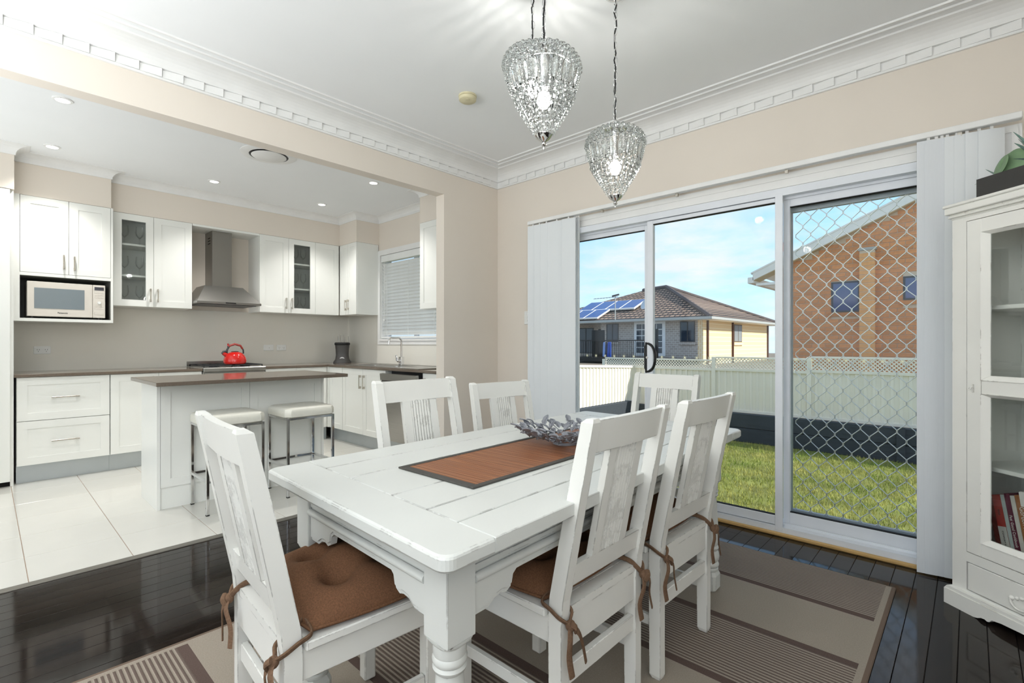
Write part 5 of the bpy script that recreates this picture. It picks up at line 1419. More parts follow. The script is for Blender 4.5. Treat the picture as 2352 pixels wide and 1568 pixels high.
book(.200, .020, .265, .19, S(104, 38, 60), 'maroon cookbook with white slanted spine lettering', (('text', 'Feel Good Cookbook', .115, .0150, TEXTW, .95), ('band', .010, .018, S(230, 226, 220))))
book(.222, .016, .262, .19, S(216, 212, 202), 'slim white book between the maroon and orange cookbooks')
book(.240, .036, .270, .20, S(160, 104, 64), 'orange brown cookbook with large white lettering on its spine', (('text', 'Gordon Ramsay', .150, .0260, TEXTW, .88),))
book(.280, .030, .235, .18, S(222, 222, 218), 'white spined book near the middle of the shelf')
# magazine lying on top of the leaning books
t = thing('magazine', 'magazine with purple lettering lying across the tops of the books', 'magazine', tuple(DF.p(.26, .545, -.16)))
mt_ = Fr(DF.p(.205, .541, -.118), DF.r + Vector((0, 0, .10)), DF.n)
obj('cover', MB().fbox(mt_, 0, .21, 0, .006, -.15, 0), TEXTW, t)
obj('front_fold', MB().hexa([mt_.p(.01, -.052, .004), mt_.p(.20, -.052, .004), mt_.p(.20, -.052, .006), mt_.p(.01, -.052, .006), mt_.p(.0, .004, .001), mt_.p(.21, .004, .001), mt_.p(.21, .004, .004), mt_.p(.0, .004, .004)]), TEXTW, t)
obj('title', text_mb('Cal', .048, mt_, .075, -.024, .0062), mat('print_purple', S(92, 52, 120), .5), t)
# bowls
bp2 = [(0, 0), (.030, 0), (.032, .004), (.052, .030), (.066, .062), (.063, .062), (.049, .031), (.028, .008), (0, .006)]
c = DF.p(.268, .6292, -.165)
tb_ = single('bowl', MB().lathe(bp2, c, 28), TEAL, tuple(c), 'pale blue green ceramic bowl on the middle shelf', 'bowl')
c = DF.p(.335, .9945, -.15)
single('bowl', MB().lathe([(0, 0), (.035, 0), (.05, .018), (.066, .036), (.062, .036), (.046, .018), (0, .004)], c, 24), POT, tuple(c), 'dark grey shallow bowl behind the upper glass', 'bowl')
# planter with succulents on top
pc = tuple(DF.p(.36, 1.7635, -.13))
q = MB(); q.fbox(DF, .10, .104, 1.7635, 1.850, -.20, -.045); q.fbox(DF, .646, .65, 1.7635, 1.850, -.20, -.045); q.fbox(DF, .104, .646, 1.7635, 1.850, -.20, -.196); q.fbox(DF, .104, .646, 1.7635, 1.850, -.049, -.045); q.fbox(DF, .104, .646, 1.7635, 1.77, -.196, -.049)
pt = thing('planter', 'charcoal trough planter on top of the display cabinet', 'planter', pc)
obj('trough', q, POT, pt)
obj('soil', MB().fbox(DF, .104, .646, 1.77, 1.842, -.196, -.049), mat('potting_soil', S(52, 42, 34), .95, noise=(90, .4)), pt)
def blade(base, dir_, L, w_, curl, m_, par, name='leaf', fat=.28):
    d = Vector(dir_).normalized(); side = d.cross(Vector((0, 0, 1))).normalized(); up_ = side.cross(d)
    n = 8; vs = []
    for i in range(n + 1):
        u = i / n; c_ = Vector(base) + d * (L * u) + up_ * (curl * L * u * u) * -1
        ww = w_ * (1 - u) ** .75 * (.75 + .5 * u) + .0008
        vs += [c_ - side * ww + up_ * ww * .35, c_ - up_ * ww * fat, c_ + side * ww + up_ * ww * .35, c_ + up_ * ww * .1]
    fs = [(i * 4 + k, i * 4 + (k + 1) % 4, (i + 1) * 4 + (k + 1) % 4, (i + 1) * 4 + k) for i in range(n) for k in range(4)] + [(0, 1, 2, 3), (n * 4, n * 4 + 1, n * 4 + 2, n * 4 + 3)]
    obj(name, MB().add(vs, fs, True), m_, par)
def rosette(a, c, label, m_, count, L, w_, tilt=(20, 75), seed=1):
    R = random.Random(seed); b = DF.p(a, 1.842, c)
    t = thing('succulent', label, 'plant', tuple(b), group='succulents in the trough')
    for k in range(count):
        an = 2 * pi * k / count * 1.618 * 2 + R.uniform(-.2, .2); el = radians(tilt[0] + (tilt[1] - tilt[0]) * k / count + R.uniform(-6, 6))
        d = (DF.r * cos(an) + DF.n * sin(an)) * cos(el) + Vector((0, 0, sin(el)))
        blade(b + Vector((0, 0, .004)), d, L * R.uniform(.8, 1.1), w_, R.uniform(-.1, .25), m_, t)
rosette(.285, -.12, 'blue green spiky succulent in the trough, second from the left', GREEN2, 13, .165, .014, (8, 80), 4)
rosette(.42, -.12, 'large green spiky succulent towards the middle of the trough', GREEN, 14, .15, .016, (15, 80), 9)
t = thing('succulent', 'round leaved green succulent at the left end of the trough', 'plant', tuple(DF.p(.17, 1.842, -.11)), group='succulents in the trough')
for k, (a, c, an, tl_, r_, z) in enumerate(((.165, -.085, -.5, .30, .046, .052), (.205, -.10, .35, .25, .050, .058), (.185, -.13, 0, .05, .044, .075), (.15, -.13, -.9, .2, .036, .045), (.225, -.13, .8, .2, .042, .05))):
    ax_ = (DF.n * cos(an) + DF.r * sin(an)) * cos(tl_) + Vector((0, 0, sin(tl_)))
    obj('leaf', MB().lathe([(0, -.004), (r_ * .6, -.004), (r_ * .95, -.001), (r_, .0015), (r_ * .9, .004), (r_ * .5, .003), (0, .002)], DF.p(a, 1.842 + z - .008, c), 22, ax_), GREEN, t)
    obj('stem', MB().tube([DF.p(a, 1.838, c), DF.p(a, 1.842 + z * .4, c)], .006, 6), GREEN, t)
t = thing('succulent', 'thin pointed trailing succulent leaf reaching left over the trough', 'plant', tuple(DF.p(.13, 1.842, -.09)))
blade(DF.p(.135, 1.845, -.10), -DF.r * 1 + Vector((0, 0, .28)), .085, .006, .25, GREEN, t)
blade(DF.p(.13, 1.855, -.12), -DF.r * .8 + Vector((0, 0, .75)), .075, .010, .0, GREEN2, t)

# ================================================================== outside
GZ = -.40
FY = 5.0
def lawn_mat():
    m = mat('lawn_soil', S(118, 122, 62), .95, noise=(3.5, .35)); return m
struct('ground', MB().box(-40, 30, .16, 60, GZ - .2, GZ), lawn_mat(), 'lawn behind the house')
# blades of grass
R = random.Random(11); vs = []; fs = []
for k in range(52000):
    x = R.uniform(-1.3, 5.6); y = R.uniform(.6, 4.78)
    h_ = R.uniform(.022, .05); a = R.uniform(0, pi); w_ = .0035; lx_, ly_ = R.uniform(-.02, .02), R.uniform(-.02, .02)
    n = len(vs); vs += [(x - cos(a) * w_, y - sin(a) * w_, GZ), (x + cos(a) * w_, y + sin(a) * w_, GZ), (x + lx_, y + ly_, GZ + h_)]; fs.append((n, n + 1, n + 2))
me = bpy.data.meshes.new('grass'); me.from_pydata(vs, [], fs)
GR = mat('grass_blade', S(150, 164, 72), .7, noise=(2.2, .55), spec=.25)
tt = GR.node_tree; bsd = tt.nodes['Principled BSDF']; rp_ = [n for n in tt.nodes if n.type == 'VALTORGB'][0]
rp_.color_ramp.elements[0].color = (*S(112, 138, 50), 1); rp_.color_ramp.elements[1].color = (*S(196, 186, 110), 1)
go = link('grass', me, None, GR); tag(go, 'short green and straw coloured lawn grass outside the door', 'grass', kind='stuff')
# retaining wall of dark sleepers
RT = mat('charcoal_sleeper', S(58, 64, 72), .8, noise=(8, .2), stretch=(.3, 6, 6), rand=.06)
t = thing('retaining_wall', 'low charcoal sleeper retaining wall under the back fence', 'wall', (1.5, FY - .1, GZ))
for i in range(4):
    x0 = -2.2 + i * 2.4
    for j in range(2): obj('sleeper', MB().box(x0 + .004, x0 + 2.396, FY - .16, FY - .08, GZ + j * .225 + .002, GZ + j * .225 + .222, .006), RT, t)
for i in range(5): obj('sleeper_post', MB().box(-2.25 + i * 2.4, -2.16 + i * 2.4, FY - .20, FY - .165, GZ, GZ + .46 + (.10 if i == 1 else 0), .004), RT, t)
struct('ground', MB().box(-40, 30, FY - .07, 60, GZ, GZ + .44), mat('upper_soil', S(120, 108, 92), .95, noise=(6, .2)), 'raised ground behind the back fence')
# colour steel fence
FEN = mat('fence_cream', S(236, 230, 216), .45, noise=(2, .03)); FENS = mat('fence_cream_rail', S(236, 230, 216), .45)
def sheet(p0, p1, z0, z1a, z1b, out):
    d = Vector((p1[0] - p0[0], p1[1] - p0[1], 0)); L = d.length; d.normalize(); o = Vector(out)
    q = MB(); prof = []; a = 0; pt_ = .098
    while a < L:
        for da, c in ((0, 0), (.034, 0), (.042, .014), (.072, .014), (.080, 0)):
            if a + da <= L: prof.append((a + da, c))
        a += pt_
    prof.append((L, 0)); vs = []
    for a, c in prof:
        for c2 in (c, c - .004):
            b = Vector((p0[0], p0[1], 0)) + d * a + o * c2; zt = z1a + (z1b - z1a) * a / L
            vs += [(b.x, b.y, z0), (b.x, b.y, zt)]
    fs = []
    for i in range(len(prof) - 1):
        k = i * 4; fs += [(k, k + 4, k + 5, k + 1), (k + 2, k + 3, k + 7, k + 6), (k + 1, k + 5, k + 7, k + 3), (k, k + 2, k + 6, k + 4)]
    return q.add(vs, fs)
def lattice(p0, L, z0, z1):
    """diagonal lattice strips filling a panel that runs along +x"""
    q = MB(); sp_ = .051; w_ = .0145; H = z1 - z0
    for s in (1, -1):
        k = -H
        while k < L:
            # line x = k + (z - z0) for s = 1, x = k + H - (z - z0) for s = -1
            za, zb = 0.0, H
            xa, xb = (k, k + H) if s > 0 else (k + H, k)
            pts = [(xa, za), (xb, zb)]
            def clip(pts):
                (x0, a0), (x1, a1) = pts
                lo, hi = min(x0, x1), max(x0, x1)
                if hi <= 0 or lo >= L: return None
                def at(x): return a0 + (a1 - a0) * (x - x0) / (x1 - x0)
                X0, X1 = min(max(x0, 0), L), min(max(x1, 0), L)
                return [(X0, at(X0)), (X1, at(X1))]
            c = clip(pts)
            if c and abs(c[0][0] - c[1][0]) > .004:
                yo = p0[1] + (.003 if s > 0 else -.003)
                A, B = [Vector((p0[0] + x, yo, z0 + a)) for x, a in c]
                dd_ = (B - A).normalized(); nv = Vector((-dd_.z, 0, dd_.x)) * w_ / 2; dy_ = Vector((0, .0028, 0))
                q.hexa([A - nv - dy_, A + nv - dy_, A + nv + dy_, A - nv + dy_, B - nv - dy_, B + nv - dy_, B + nv + dy_, B - nv + dy_])
            k += sp_
    return q
t = thing('back_fence', 'cream ribbed steel fence with lattice top across the back of the lawn', 'fence', (1.5, FY, .05))
posts = [-2.0, .128, 1.518, 3.65, 5.8, 8.0]; ztop = [.845, .925, .945, .98, .985, .985]; zlat = [.72, .722, .735, .762, .765, .765]
for i in range(5):
    x0, x1 = posts[i] + .03, posts[i + 1] - .03
    s_ = obj('fence_sheet', sheet((x0, FY), (x1, FY), .055, zlat[i] - .005, zlat[i + 1] - .005, (0, -1, 0)), FEN, t)
    zl = (zlat[i] + zlat[i + 1]) / 2; zt = (ztop[i] + ztop[i + 1]) / 2
    obj('middle_rail', MB().box(x0, x1, FY - .026, FY + .016, zl - .022, zl + .018), FENS, t)
    obj('top_rail', MB().box(x0, x1, FY - .022, FY + .018, zt - .028, zt), FENS, t)
    obj('bottom_rail', MB().box(x0, x1, FY - .022, FY + .016, .045, .085), FENS, t)
    obj('lattice_panel', lattice((x0, FY - .004), x1 - x0, zl + .018, zt - .028), FENS, t)
for i, x in enumerate(posts): obj('fence_post', MB().box(x - .03, x + .03, FY - .032, FY + .03, .04, ztop[i] + .006), FENS, t)
t = thing('side_fence', 'sunlit cream ribbed steel fence along the left side of the lawn', 'fence', (-1.36, 3.0, .05))
for (y0, y1) in ((.55, 2.75), (2.81, 4.95)):
    za = .90 - (y0 - .55) * .0385; zb = .90 - (y1 - .55) * .0385
    obj('fence_sheet', sheet((-1.36, y0), (-1.36, y1), .11, za, zb, (1, 0, 0)), FEN, t)
    obj('top_rail', MB().hexa([(-1.39, y0, za - .03), (-1.335, y0, za - .03), (-1.335, y1, zb - .03), (-1.39, y1, zb - .03), (-1.39, y0, za + .012), (-1.335, y0, za + .012), (-1.335, y1, zb + .012), (-1.39, y1, zb + .012)]), FENS, t)
for y in (.52, 2.78, 4.96): obj('fence_post', MB().box(-1.39, -1.33, y - .028, y + .028, GZ, .90 - (y - .55) * .0385), FENS, t)
single('garden_edging', MB().box(-1.42, -1.30, .4, 4.82, GZ, .10, .004), RT, (-1.36, 2.6, GZ), 'charcoal plinth board below the side fence', 'edging')
# unseen eave, added to keep direct sun out of the room
struct('sun_block_eave', MB().box(-4, 7, .145, 1.15, 2.50, 2.60), TRIMW, 'unseen eave added above the sliding door to block sun')

# ------------------------------------------------------------------ orange brick house next door
HYY = 8.75
t = thing('brick_house', 'orange brick house with sloping white barge board seen through the screen door', 'house', (3.0, HYY, GZ))
BR = mat('orange_brick', S(204, 138, 88), .85, noise=(20, .12), rand=.13, bump=(60, .3, .003)); MORT = mat('mortar', S(206, 184, 158), .95, noise=(30, .05))
gz = lambda x: 2.86 + (x - .27) * .4415          # underside of the barge
xl, xh = .18, 8.2
poly = [(xl, GZ), (xh, GZ), (xh, gz(4.6) - (xh - 4.6) * .4415), (4.6, gz(4.6)), (xl, gz(xl))]
PYL = HYY + .012
q = MB(); n = len(poly)
q.prism(poly, Fr((0, 0, 0), (1, 0, 0), (0, 1, 0)), PYL, PYL + .25)
obj('wall', q, MORT, t)
wins = [(1.131, 1.621, 1.80, 2.425), (2.31, 2.93, 1.99, 2.44)]
PIL = (1.625, 1.882)
bw_, bh_ = .23, .076; pw_, ph_ = .24, .086
bme = MB().fbox(WF, .005, bw_ + .005, .005, bh_ + .005, 0, .02, .004).mesh('brick'); bme.materials.append(BR)
hme = MB().fbox(WF, .005, .115, .005, bh_ + .005, 0, .02, .004).mesh('brick'); hme.materials.append(BR)
rest = MB(); cnt = 0
rows = int((5.0 - GZ) / ph_)
cand = []
for r in range(rows):
    z = GZ + r * ph_
    x = xl - (.12 if r % 2 else 0)
    while x < xh:
        x0 = x; half = False
        if x0 < xl - .01: x0 = xl; half = True
        w_ = .12 if half else pw_
        top = min(gz(x0), gz(x0 + w_)) if x0 + w_ < 4.6 else gz(4.6) - (x0 + w_ - 4.6) * .4415
        ok = z + ph_ < top + .05 and x0 + w_ < xh + .01
        segs = [(x0, x0 + w_)]; cutb = False
        for (a, b, c, d_) in wins:
            if z + ph_ > c - .09 and z < d_ + .01 and x0 + w_ > a and x0 < b:
                cutb = True; segs = [g for q_ in segs for g in ((q_[0], min(q_[1], a)), (max(q_[0], b), q_[1])) if g[1] - g[0] > .02]
        if ok and not cutb: cand.append((x0, z, half))
        elif ok:
            for g in segs: rest.fbox(WF, g[0] + .005, g[1] - .005, z + .005, z + bh_ + .005, HYY, HYY + .02)
        x += pw_
vis = [c for c in cand if c[0] < 2.65 and c[1] > .86]
vis.sort(key=lambda c: c[1] + .3 * abs(c[0] - 1.6))
vis = vis[:300]; vs_ = set(vis)
for c in vis: piece('brick', hme if c[2] else bme, (c[0], HYY, c[1]), t)
for c in cand:
    if c not in vs_: rest.fbox(WF, c[0] + .005, c[0] + (.115 if c[2] else .235), c[1] + .005, c[1] + bh_ + .005, HYY, HYY + .02)
obj('far_bricks', rest, BR, t, kind='stuff')
pier = obj('brick_pier', MB().box(PIL[0] + .004, PIL[1] - .004, HYY - .108, HYY + .02, GZ, 3.02), MORT, t)
pme = MB().fbox(WF, 0, PIL[1] - PIL[0], .005, bh_ + .005, 0, .118, .004).mesh('pier_brick'); pme.materials.append(mat('pale_orange_brick', S(220, 160, 102), .85, noise=(20, .1), rand=.06))
for r in range(int((3.0 - GZ) / ph_)): piece('pier_brick', pme, (PIL[0], HYY - .115, GZ + r * ph_), pier)
obj('pier_cap', MB().box(PIL[0] - .02, PIL[1] + .02, HYY - .13, HYY + .02, 3.0, 3.06, .01), mat('grey_cap', S(170, 168, 160), .7), pier)
BLG = mat('blue_glass', S(58, 74, 118), .08, spec=.8, coat=.6)
for (a, b, c, d_) in wins:
    f_ = MB(); k = .03
    for q_ in ((a, a + k, c, d_), (b - k, b, c, d_), (a + k, b - k, c, c + k), (a + k, b - k, d_ - k, d_)): f_.fbox(Fr((0, HYY, 0), (1, 0, 0), (0, -1, 0)), *q_, -.03, .006)
    w_o = obj('window', f_, GREYP, t)
    obj('window_glass', MB().box(a + k, b - k, HYY + .006, HYY + .011, c + k, d_ - k), BLG, w_o)
    obj('window_sill', MB().hexa([(a - .05, HYY - .03, c - .085), (b + .05, HYY - .03, c - .085), (b + .05, HYY + .01, c - .085), (a - .05, HYY + .01, c - .085), (a - .05, HYY - .05, c - .02), (b + .05, HYY - .05, c - .02), (b + .05, HYY + .01, c - .004), (a - .05, HYY + .01, c - .004)]), BR, w_o)
# roof edge
BG = mat('barge_white', S(228, 222, 210), .5)
def slope_box(x0, x1, d0, d1, y0, y1):
    return MB().hexa([(x0, y0, gz(x0) + d0), (x1, y0, gz(x1) + d0), (x1, y1, gz(x1) + d0), (x0, y1, gz(x0) + d0), (x0, y0, gz(x0) + d1), (x1, y0, gz(x1) + d1), (x1, y1, gz(x1) + d1), (x0, y1, gz(x0) + d1)])
obj('barge_board', slope_box(-.36, 4.62, .0, .17, HYY - .16, HYY - .13), BG, t)
obj('soffit', slope_box(-.34, 4.6, -.012, .0, HYY - .14, HYY + .26), mat('soffit_cream', S(206, 190, 152), .7), t)
obj('roof', slope_box(-.40, 4.62, .165, .20, HYY - .17, HYY + 9), BG, t)
obj('gutter', MB().box(-.47, -.34, HYY - .16, HYY + 9, 2.52, 2.66, .01), BG, t)
obj('eave_return', MB().box(-.30, .18, HYY - .13, HYY - .02, 2.46, 2.515), BG, t)
d = bpy.data
ds = thing('satellite_dish', 'pink tinged satellite dish on the roof edge of the orange brick house', 'satellite dish', (-.12, 10.2, 3.0))
obj('dish', MB().lathe([(0, 0), (.12, .010), (.22, .04), (.27, .07), (.265, .076), (.21, .05), (0, .012)], (-.10, 10.2, 3.52), 24, (-.9, -.3, .3)), mat('dish_pink', S(206, 150, 150), .5), ds)
obj('mast', MB().tube([(-.06, 10.2, 3.0), (-.06, 10.2, 3.45)], .02, 8).box(-.20, .05, 10.1, 10.3, 2.98, 3.06), BLACK, ds)

# ------------------------------------------------------------------ far house with tiled roof
HX0, HY0 = -7.085, 22.6
t = thing('tiled_roof_house', 'brick house with brown tiled hip roof beyond the back fence', 'house', (-11, 27, GZ))
GB = mat('shaded_grey_brick', S(176, 164, 154), .9); CB = mat('cream_brick', S(240, 212, 168), .85)  # front's shade and side's sunlight are put into the two brick colours
def brickify(m, c1, c2, mo):
    tt = m.node_tree; b = tt.nodes['Principled BSDF']
    tcn = tt.nodes.new('ShaderNodeTexCoord'); mp = tt.nodes.new('ShaderNodeMapping'); tt.links.new(tcn.outputs['Object'], mp.inputs[0])
    bk = tt.nodes.new('ShaderNodeTexBrick'); bk.inputs['Color1'].default_value = (*c1, 1); bk.inputs['Color2'].default_value = (*c2, 1); bk.inputs['Mortar'].default_value = (*mo, 1)
    bk.inputs['Scale'].default_value = 1; bk.inputs['Brick Width'].default_value = .24; bk.inputs['Row Height'].default_value = .12; bk.inputs['Mortar Size'].default_value = .012
    tt.links.new(mp.outputs[0], bk.inputs['Vector']); tt.links.new(bk.outputs[0], b.inputs['Base Color'])
    return mp
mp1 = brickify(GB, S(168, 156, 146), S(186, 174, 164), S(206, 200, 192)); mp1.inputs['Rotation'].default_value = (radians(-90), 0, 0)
mp2 = brickify(CB, S(246, 220, 176), S(236, 206, 160), S(252, 240, 216)); mp2.inputs['Rotation'].default_value = (radians(-90), 0, radians(-90))
obj('front_wall', MB().box(-13.4, HX0, HY0, HY0 + .3, GZ - .1, 2.50), GB, t)
obj('recessed_wall', MB().box(-17.5, -13.4, HY0 + 1.6, HY0 + 1.9, GZ - .1, 2.50), GB, t)
obj('side_wall', MB().box(HX0 - .28, HX0 + .005, HY0 + .02, 33.8, GZ - .1, 2.5), CB, t)
obj('corner_pier', MB().box(HX0 - .28, HX0 + .01, HY0 - .01, HY0 + .4, GZ - .1, 2.5), CB, t)
# roof: hip with corrugated tile courses
def tile_roof_mat():
    m = mat('roof_tile', S(136, 116, 100), .8, noise=(3, .12))
    tt = m.node_tree; b = tt.nodes['Principled BSDF']
    tcn = tt.nodes.new('ShaderNodeTexCoord')
    bk = tt.nodes.new('ShaderNodeTexBrick'); bk.offset = .0; bk.inputs['Color1'].default_value = (*S(168, 142, 120), 1); bk.inputs['Color2'].default_value = (*S(146, 120, 102), 1); bk.inputs['Mortar'].default_value = (*S(30, 25, 24), 1)
    bk.inputs['Scale'].default_value = 1; bk.inputs['Brick Width'].default_value = .30; bk.inputs['Row Height'].default_value = .15; bk.inputs['Mortar Size'].default_value = .045; bk.inputs['Mortar Smooth'].default_value = .5
    mp = tt.nodes.new('ShaderNodeMapping'); mp.inputs['Rotation'].default_value = (radians(-90), 0, 0)
    tt.links.new(tcn.outputs['Object'], mp.inputs[0]); tt.links.new(mp.outputs[0], bk.inputs['Vector']); tt.links.new(bk.outputs[0], b.inputs['Base Color'])
    bp = tt.nodes.new('ShaderNodeBump'); bp.inputs['Distance'].default_value = .08; bp.inputs['Strength'].default_value = .8
    tt.links.new(bk.outputs['Fac'], bp.inputs['Height']); bp.invert = True; tt.links.new(bp.outputs[0], b.inputs['Normal'])
    return m
RTM = tile_roof_mat()
E0 = (-6.45, 22.0, 2.50); E1 = (-6.45, 34.9, 2.50); E2 = (-19.5, 34.9, 2.50); E3 = (-19.5, 22.0, 2.50)
A0 = (-11.7, 28.0, 4.95); A1 = (-13.9, 28.9, 4.95)
obj('roof', MB().add([E0, E1, E2, E3, A0, A1], [(0, 3, 5, 4), (0, 4, 1), (1, 4, 5, 2), (2, 5, 3), (0, 1, 2, 3)]), RTM, t)
RC = mat('ridge_cap', S(82, 72, 70), .8, noise=(10, .2))
for a, b in ((E0, A0), (A0, A1), (E1, A0)): obj('ridge_cap', MB().tube([Vector(a) + Vector((0, 0, .02)), Vector(b) + Vector((0, 0, .02))], .13, 6), RC, t)
GU = mat('gutter_grey', S(176, 178, 174), .4)
obj('gutter', MB().box(-19.6, -6.36, 21.9, 22.02, 2.42, 2.55), GU, t)
obj('gutter', MB().box(-6.46, -6.36, 22.0, 35.0, 2.42, 2.55), GU, t)
obj('eave_lining', MB().box(-19.4, -6.45, 22.02, 34.9, 2.40, 2.44), TRIMW, t)
DN = mat('downpipe_brown', S(84, 54, 44), .5)
for y in (HY0 + .5, 26.9, 33.75): obj('downpipe', MB().box(HX0 + .005, HX0 + .10, y - .05, y + .05, GZ, 2.42), DN, t)
DG = mat('dark_window_glass', S(38, 54, 70), .08, spec=.8)
def hwin(x0, x1, z0, z1, y, split=True, frame=GREYP):
    f_ = MB(); k = .05; fr_ = Fr((0, y, 0), (1, 0, 0), (0, -1, 0))
    for q_ in ((x0, x0 + k, z0, z1), (x1 - k, x1, z0, z1), (x0 + k, x1 - k, z0, z0 + k), (x0 + k, x1 - k, z1 - k, z1)) + ((((x0 + x1) / 2 - .025, (x0 + x1) / 2 + .025, z0 + k, z1 - k),) if split else ()): f_.fbox(fr_, *q_, 0, .03)
    o = obj('window', f_, frame, t); obj('window_glass', MB().fbox(fr_, x0 + k, x1 - k, z0 + k, z1 - k, .002, .012), DG, o)
    obj('window_sill', MB().fbox(fr_, x0 - .06, x1 + .06, z0 - .16, z0, 0, .06), GB, o)
hwin(-8.343, -7.514, 1.24, 2.36, HY0)
hwin(-13.0, -12.17, 1.25, 2.35, HY0)
hwin(-16.2, -15.0, .5, 2.2, HY0 + 1.6)
obj('dark_doorway', MB().box(-14.6, -13.5, HY0 + 1.55, HY0 + 1.6, .6, 2.1), DARK, t)
f_ = MB(); fr_ = Fr((HX0 + .005, 0, 0), (0, -1, 0), (1, 0, 0))
o = obj('window', MB().fbox(fr_, -28.55, -27.16, 1.24, 2.31, 0, .03), mat('window_frame_brown', S(96, 80, 66), .5), t)
obj('window_glass', MB().fbox(fr_, -28.48, -27.9, 1.3, 2.25, .03, .036).fbox(fr_, -27.82, -27.23, 1.3, 2.25, .03, .036), mat('pale_glass', S(150, 156, 160), .1, spec=.8), o)
obj('window_sill', MB().fbox(fr_, -28.65, -27.06, 1.06, 1.24, 0, .08), CB, o)
# french doors
o = obj('door_frame', MB().box(-11.12, -9.19, HY0 - .03, HY0, .45, 2.40), TRIMW, t)
for x0 in (-10.95, -10.05):
    for i in range(2):
        for j in range(5):
            obj('door_pane', MB().box(x0 + i * .36, x0 + i * .36 + .31, HY0 - .045, HY0 - .03, .62 + j * .34, .62 + j * .34 + .29), DG, o)
# balcony
obj('balcony_slab', MB().box(-14.5, -7.3, HY0 - 2.2, HY0, .16, .36), BLACK, t)
rl_ = MB().box(-13.4, -8.5, HY0 - 2.2, HY0 - 2.14, 1.30, 1.36)
obj('balcony_rail', rl_, BLACK, t)
bme2 = MB().box(-.012, .012, -.012, .012, 0, .96).mesh('baluster'); bme2.materials.append(BLACK)
for i in range(40): piece('baluster', bme2, (-13.3 + i * .12, HY0 - 2.17, .36), t)
SCR = mat('black_slat_screen', S(26, 28, 32), .5)
for (x0, x1, nm_) in ((-12.68, -11.86, 'left'), (-9.26, -8.62, 'right')):
    o = obj('privacy_screen', MB().box(x0, x1, HY0 - 2.04, HY0 - 2.0, .40, 1.92), SCR, t)
    slm = MB().box(x0 - .02, x1 + .02, 0, .03, 0, .045).mesh('screen_slat'); slm.materials.append(SCR)
    for k in range(20): piece('screen_slat', slm, (0, HY0 - 2.07, .40 + k * .077), o)
obj('lower_wall', MB().box(-14.5, -9.0, HY0 - .8, HY0 - .5, GZ, .12), mat('underfloor_grey', S(150, 150, 148), .8), t)
for x in (-14.2, -11.4, -9.0): obj('balcony_post', MB().box(x - .06, x + .06, HY0 - 2.15, HY0 - 2.03, GZ, .16), BLACK, t)
# washing on the rail
cl = thing('hanging_clothes', 'blue clothes hanging over the balcony rail of the tiled roof house', 'clothes', (-11.6, HY0 - 2.25, .45))
for k, (dx_, c) in enumerate(((0, S(120, 150, 206)), (.16, S(30, 40, 70)), (.30, S(48, 82, 178)), (.40, S(60, 96, 190)))):
    obj('garment', MB().prism([(-11.82 + dx_, .45), (-11.68 + dx_, .40), (-11.66 + dx_, 1.1), (-11.70 + dx_, 1.25), (-11.78 + dx_, 1.22)], Fr((0, HY0 - 2.25, 0), (1, 0, 0), (0, -1, 0)), 0, .04), mat('garment_%d' % k, c, .8), cl)
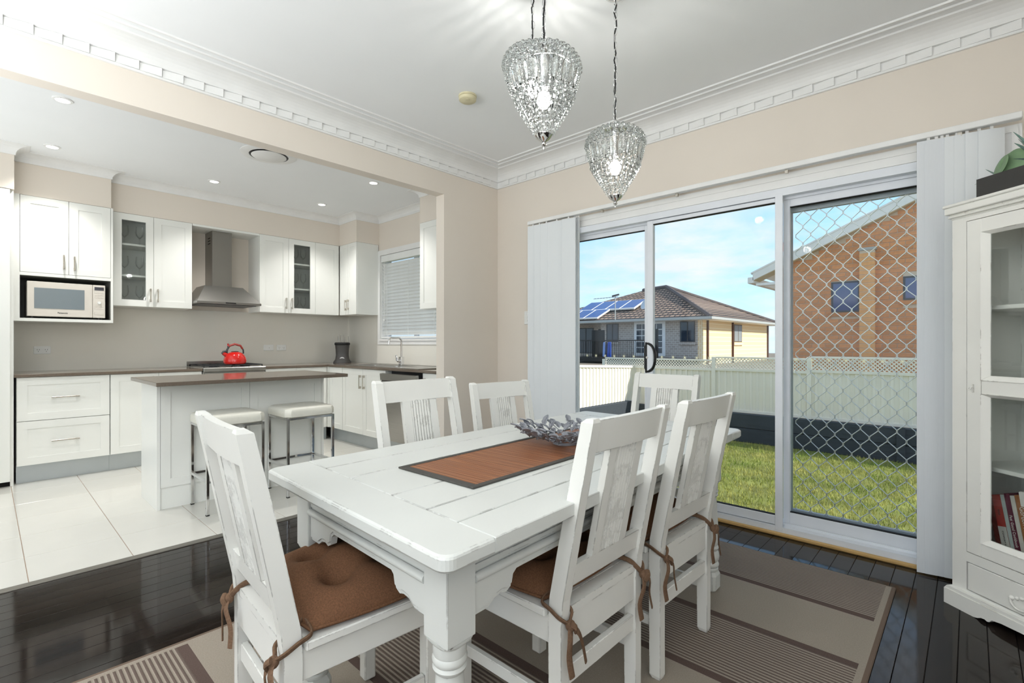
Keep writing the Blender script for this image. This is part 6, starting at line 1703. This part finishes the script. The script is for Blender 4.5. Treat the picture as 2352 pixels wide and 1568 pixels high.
# solar panels on the front roof slope
SP = mat('solar_cell', S(38, 58, 118), .12, spec=.8, noise=(8, .15)); 
def roofp(x, s):       # point on the front slope: s = 0 at the eave, 1 at the ridge height
    y = 22.0 + s * 6.0; z = 2.50 + s * 2.45
    return Vector((x, y, z))
pn_ = 0
for (s0, s1, x0, cnt_) in ((.30, .56, -15.9, 4), (.06, .30, -17.6, 4)):
    for k in range(cnt_):
        a = x0 + k * 1.04; up_ = Vector((0, -.378, .926)) * .12
        so = thing('solar_panel', '%s blue solar panel of the %s row on the tiled roof' % (('first', 'second', 'third', 'fourth')[k], 'upper' if s0 > .2 else 'lower'), 'solar panel', tuple(roofp(a, s0)), group='solar panels on the far roof')
        P4 = [roofp(a, s0), roofp(a + 1.0, s0), roofp(a + 1.0, s1), roofp(a, s1)]
        obj('frame', MB().hexa([p + up_ * .2 for p in P4] + [p + up_ for p in P4]), TRIMW, so)
        c_ = sum(P4, Vector()) / 4
        obj('cells', MB().hexa([c_ + (p - c_) * .93 + up_ for p in P4] + [c_ + (p - c_) * .93 + up_ * 1.1 for p in P4]), SP, so)
# dish and aerial
o = thing('satellite_dish', 'grey satellite dish on the tiled roof just right of the door mullion', 'satellite dish', (-10.3, 22.4, 2.6))
obj('dish', MB().lathe([(0, 0), (.2, .015), (.38, .06), (.45, .10), (.44, .11), (.36, .075), (0, .02)], (-10.15, 22.4, 3.42), 24, (-.35, -.75, .55)), mat('dish_grey', S(176, 184, 190), .35), o)
obj('mast', MB().tube([(-10.15, 22.6, 2.6), (-10.15, 22.55, 3.35)], .025, 6).tube([(-10.15, 22.4, 3.2), (-9.75, 22.0, 3.5)], .015, 5), GU, o)
o = thing('tv_aerial', 'thin television aerial on a pole before the solar panels', 'aerial', (-12.0, 21.95, 2.4))
q = MB().tube([(-12.0, 21.95, 2.4), (-12.0, 21.95, 4.0)], .03, 6); obj('pole', q, GU, o)
q = MB().tube([(-13.5, 21.95, 3.86), (-11.8, 21.95, 3.90)], .012, 5)
for k in range(7): q.tube([(-13.3 + k * .22, 21.75, 3.87), (-13.3 + k * .22, 22.15, 3.87)], .008, 4)
q.tube([(-12.2, 21.95, 3.95), (-11.75, 21.95, 4.02)], .05, 6)
obj('boom', q, GREYP, o)
# a further roof behind
t = thing('distant_house', 'far dark roofed house beyond the tiled roof house', 'house', (-3, 46, GZ))
obj('wall', MB().box(-6.5, 6.0, 46, 52, GZ, 2.1), CB, t)
obj('roof', MB().add([(-7.2, 45.4, 2.1), (6.6, 45.4, 2.1), (6.6, 52.6, 2.1), (-7.2, 52.6, 2.1), (-4.5, 49, 4.2), (3.5, 49, 4.2)], [(0, 1, 5, 4), (1, 2, 5), (2, 3, 4, 5), (3, 0, 4), (0, 1, 2, 3)]), RC, t)
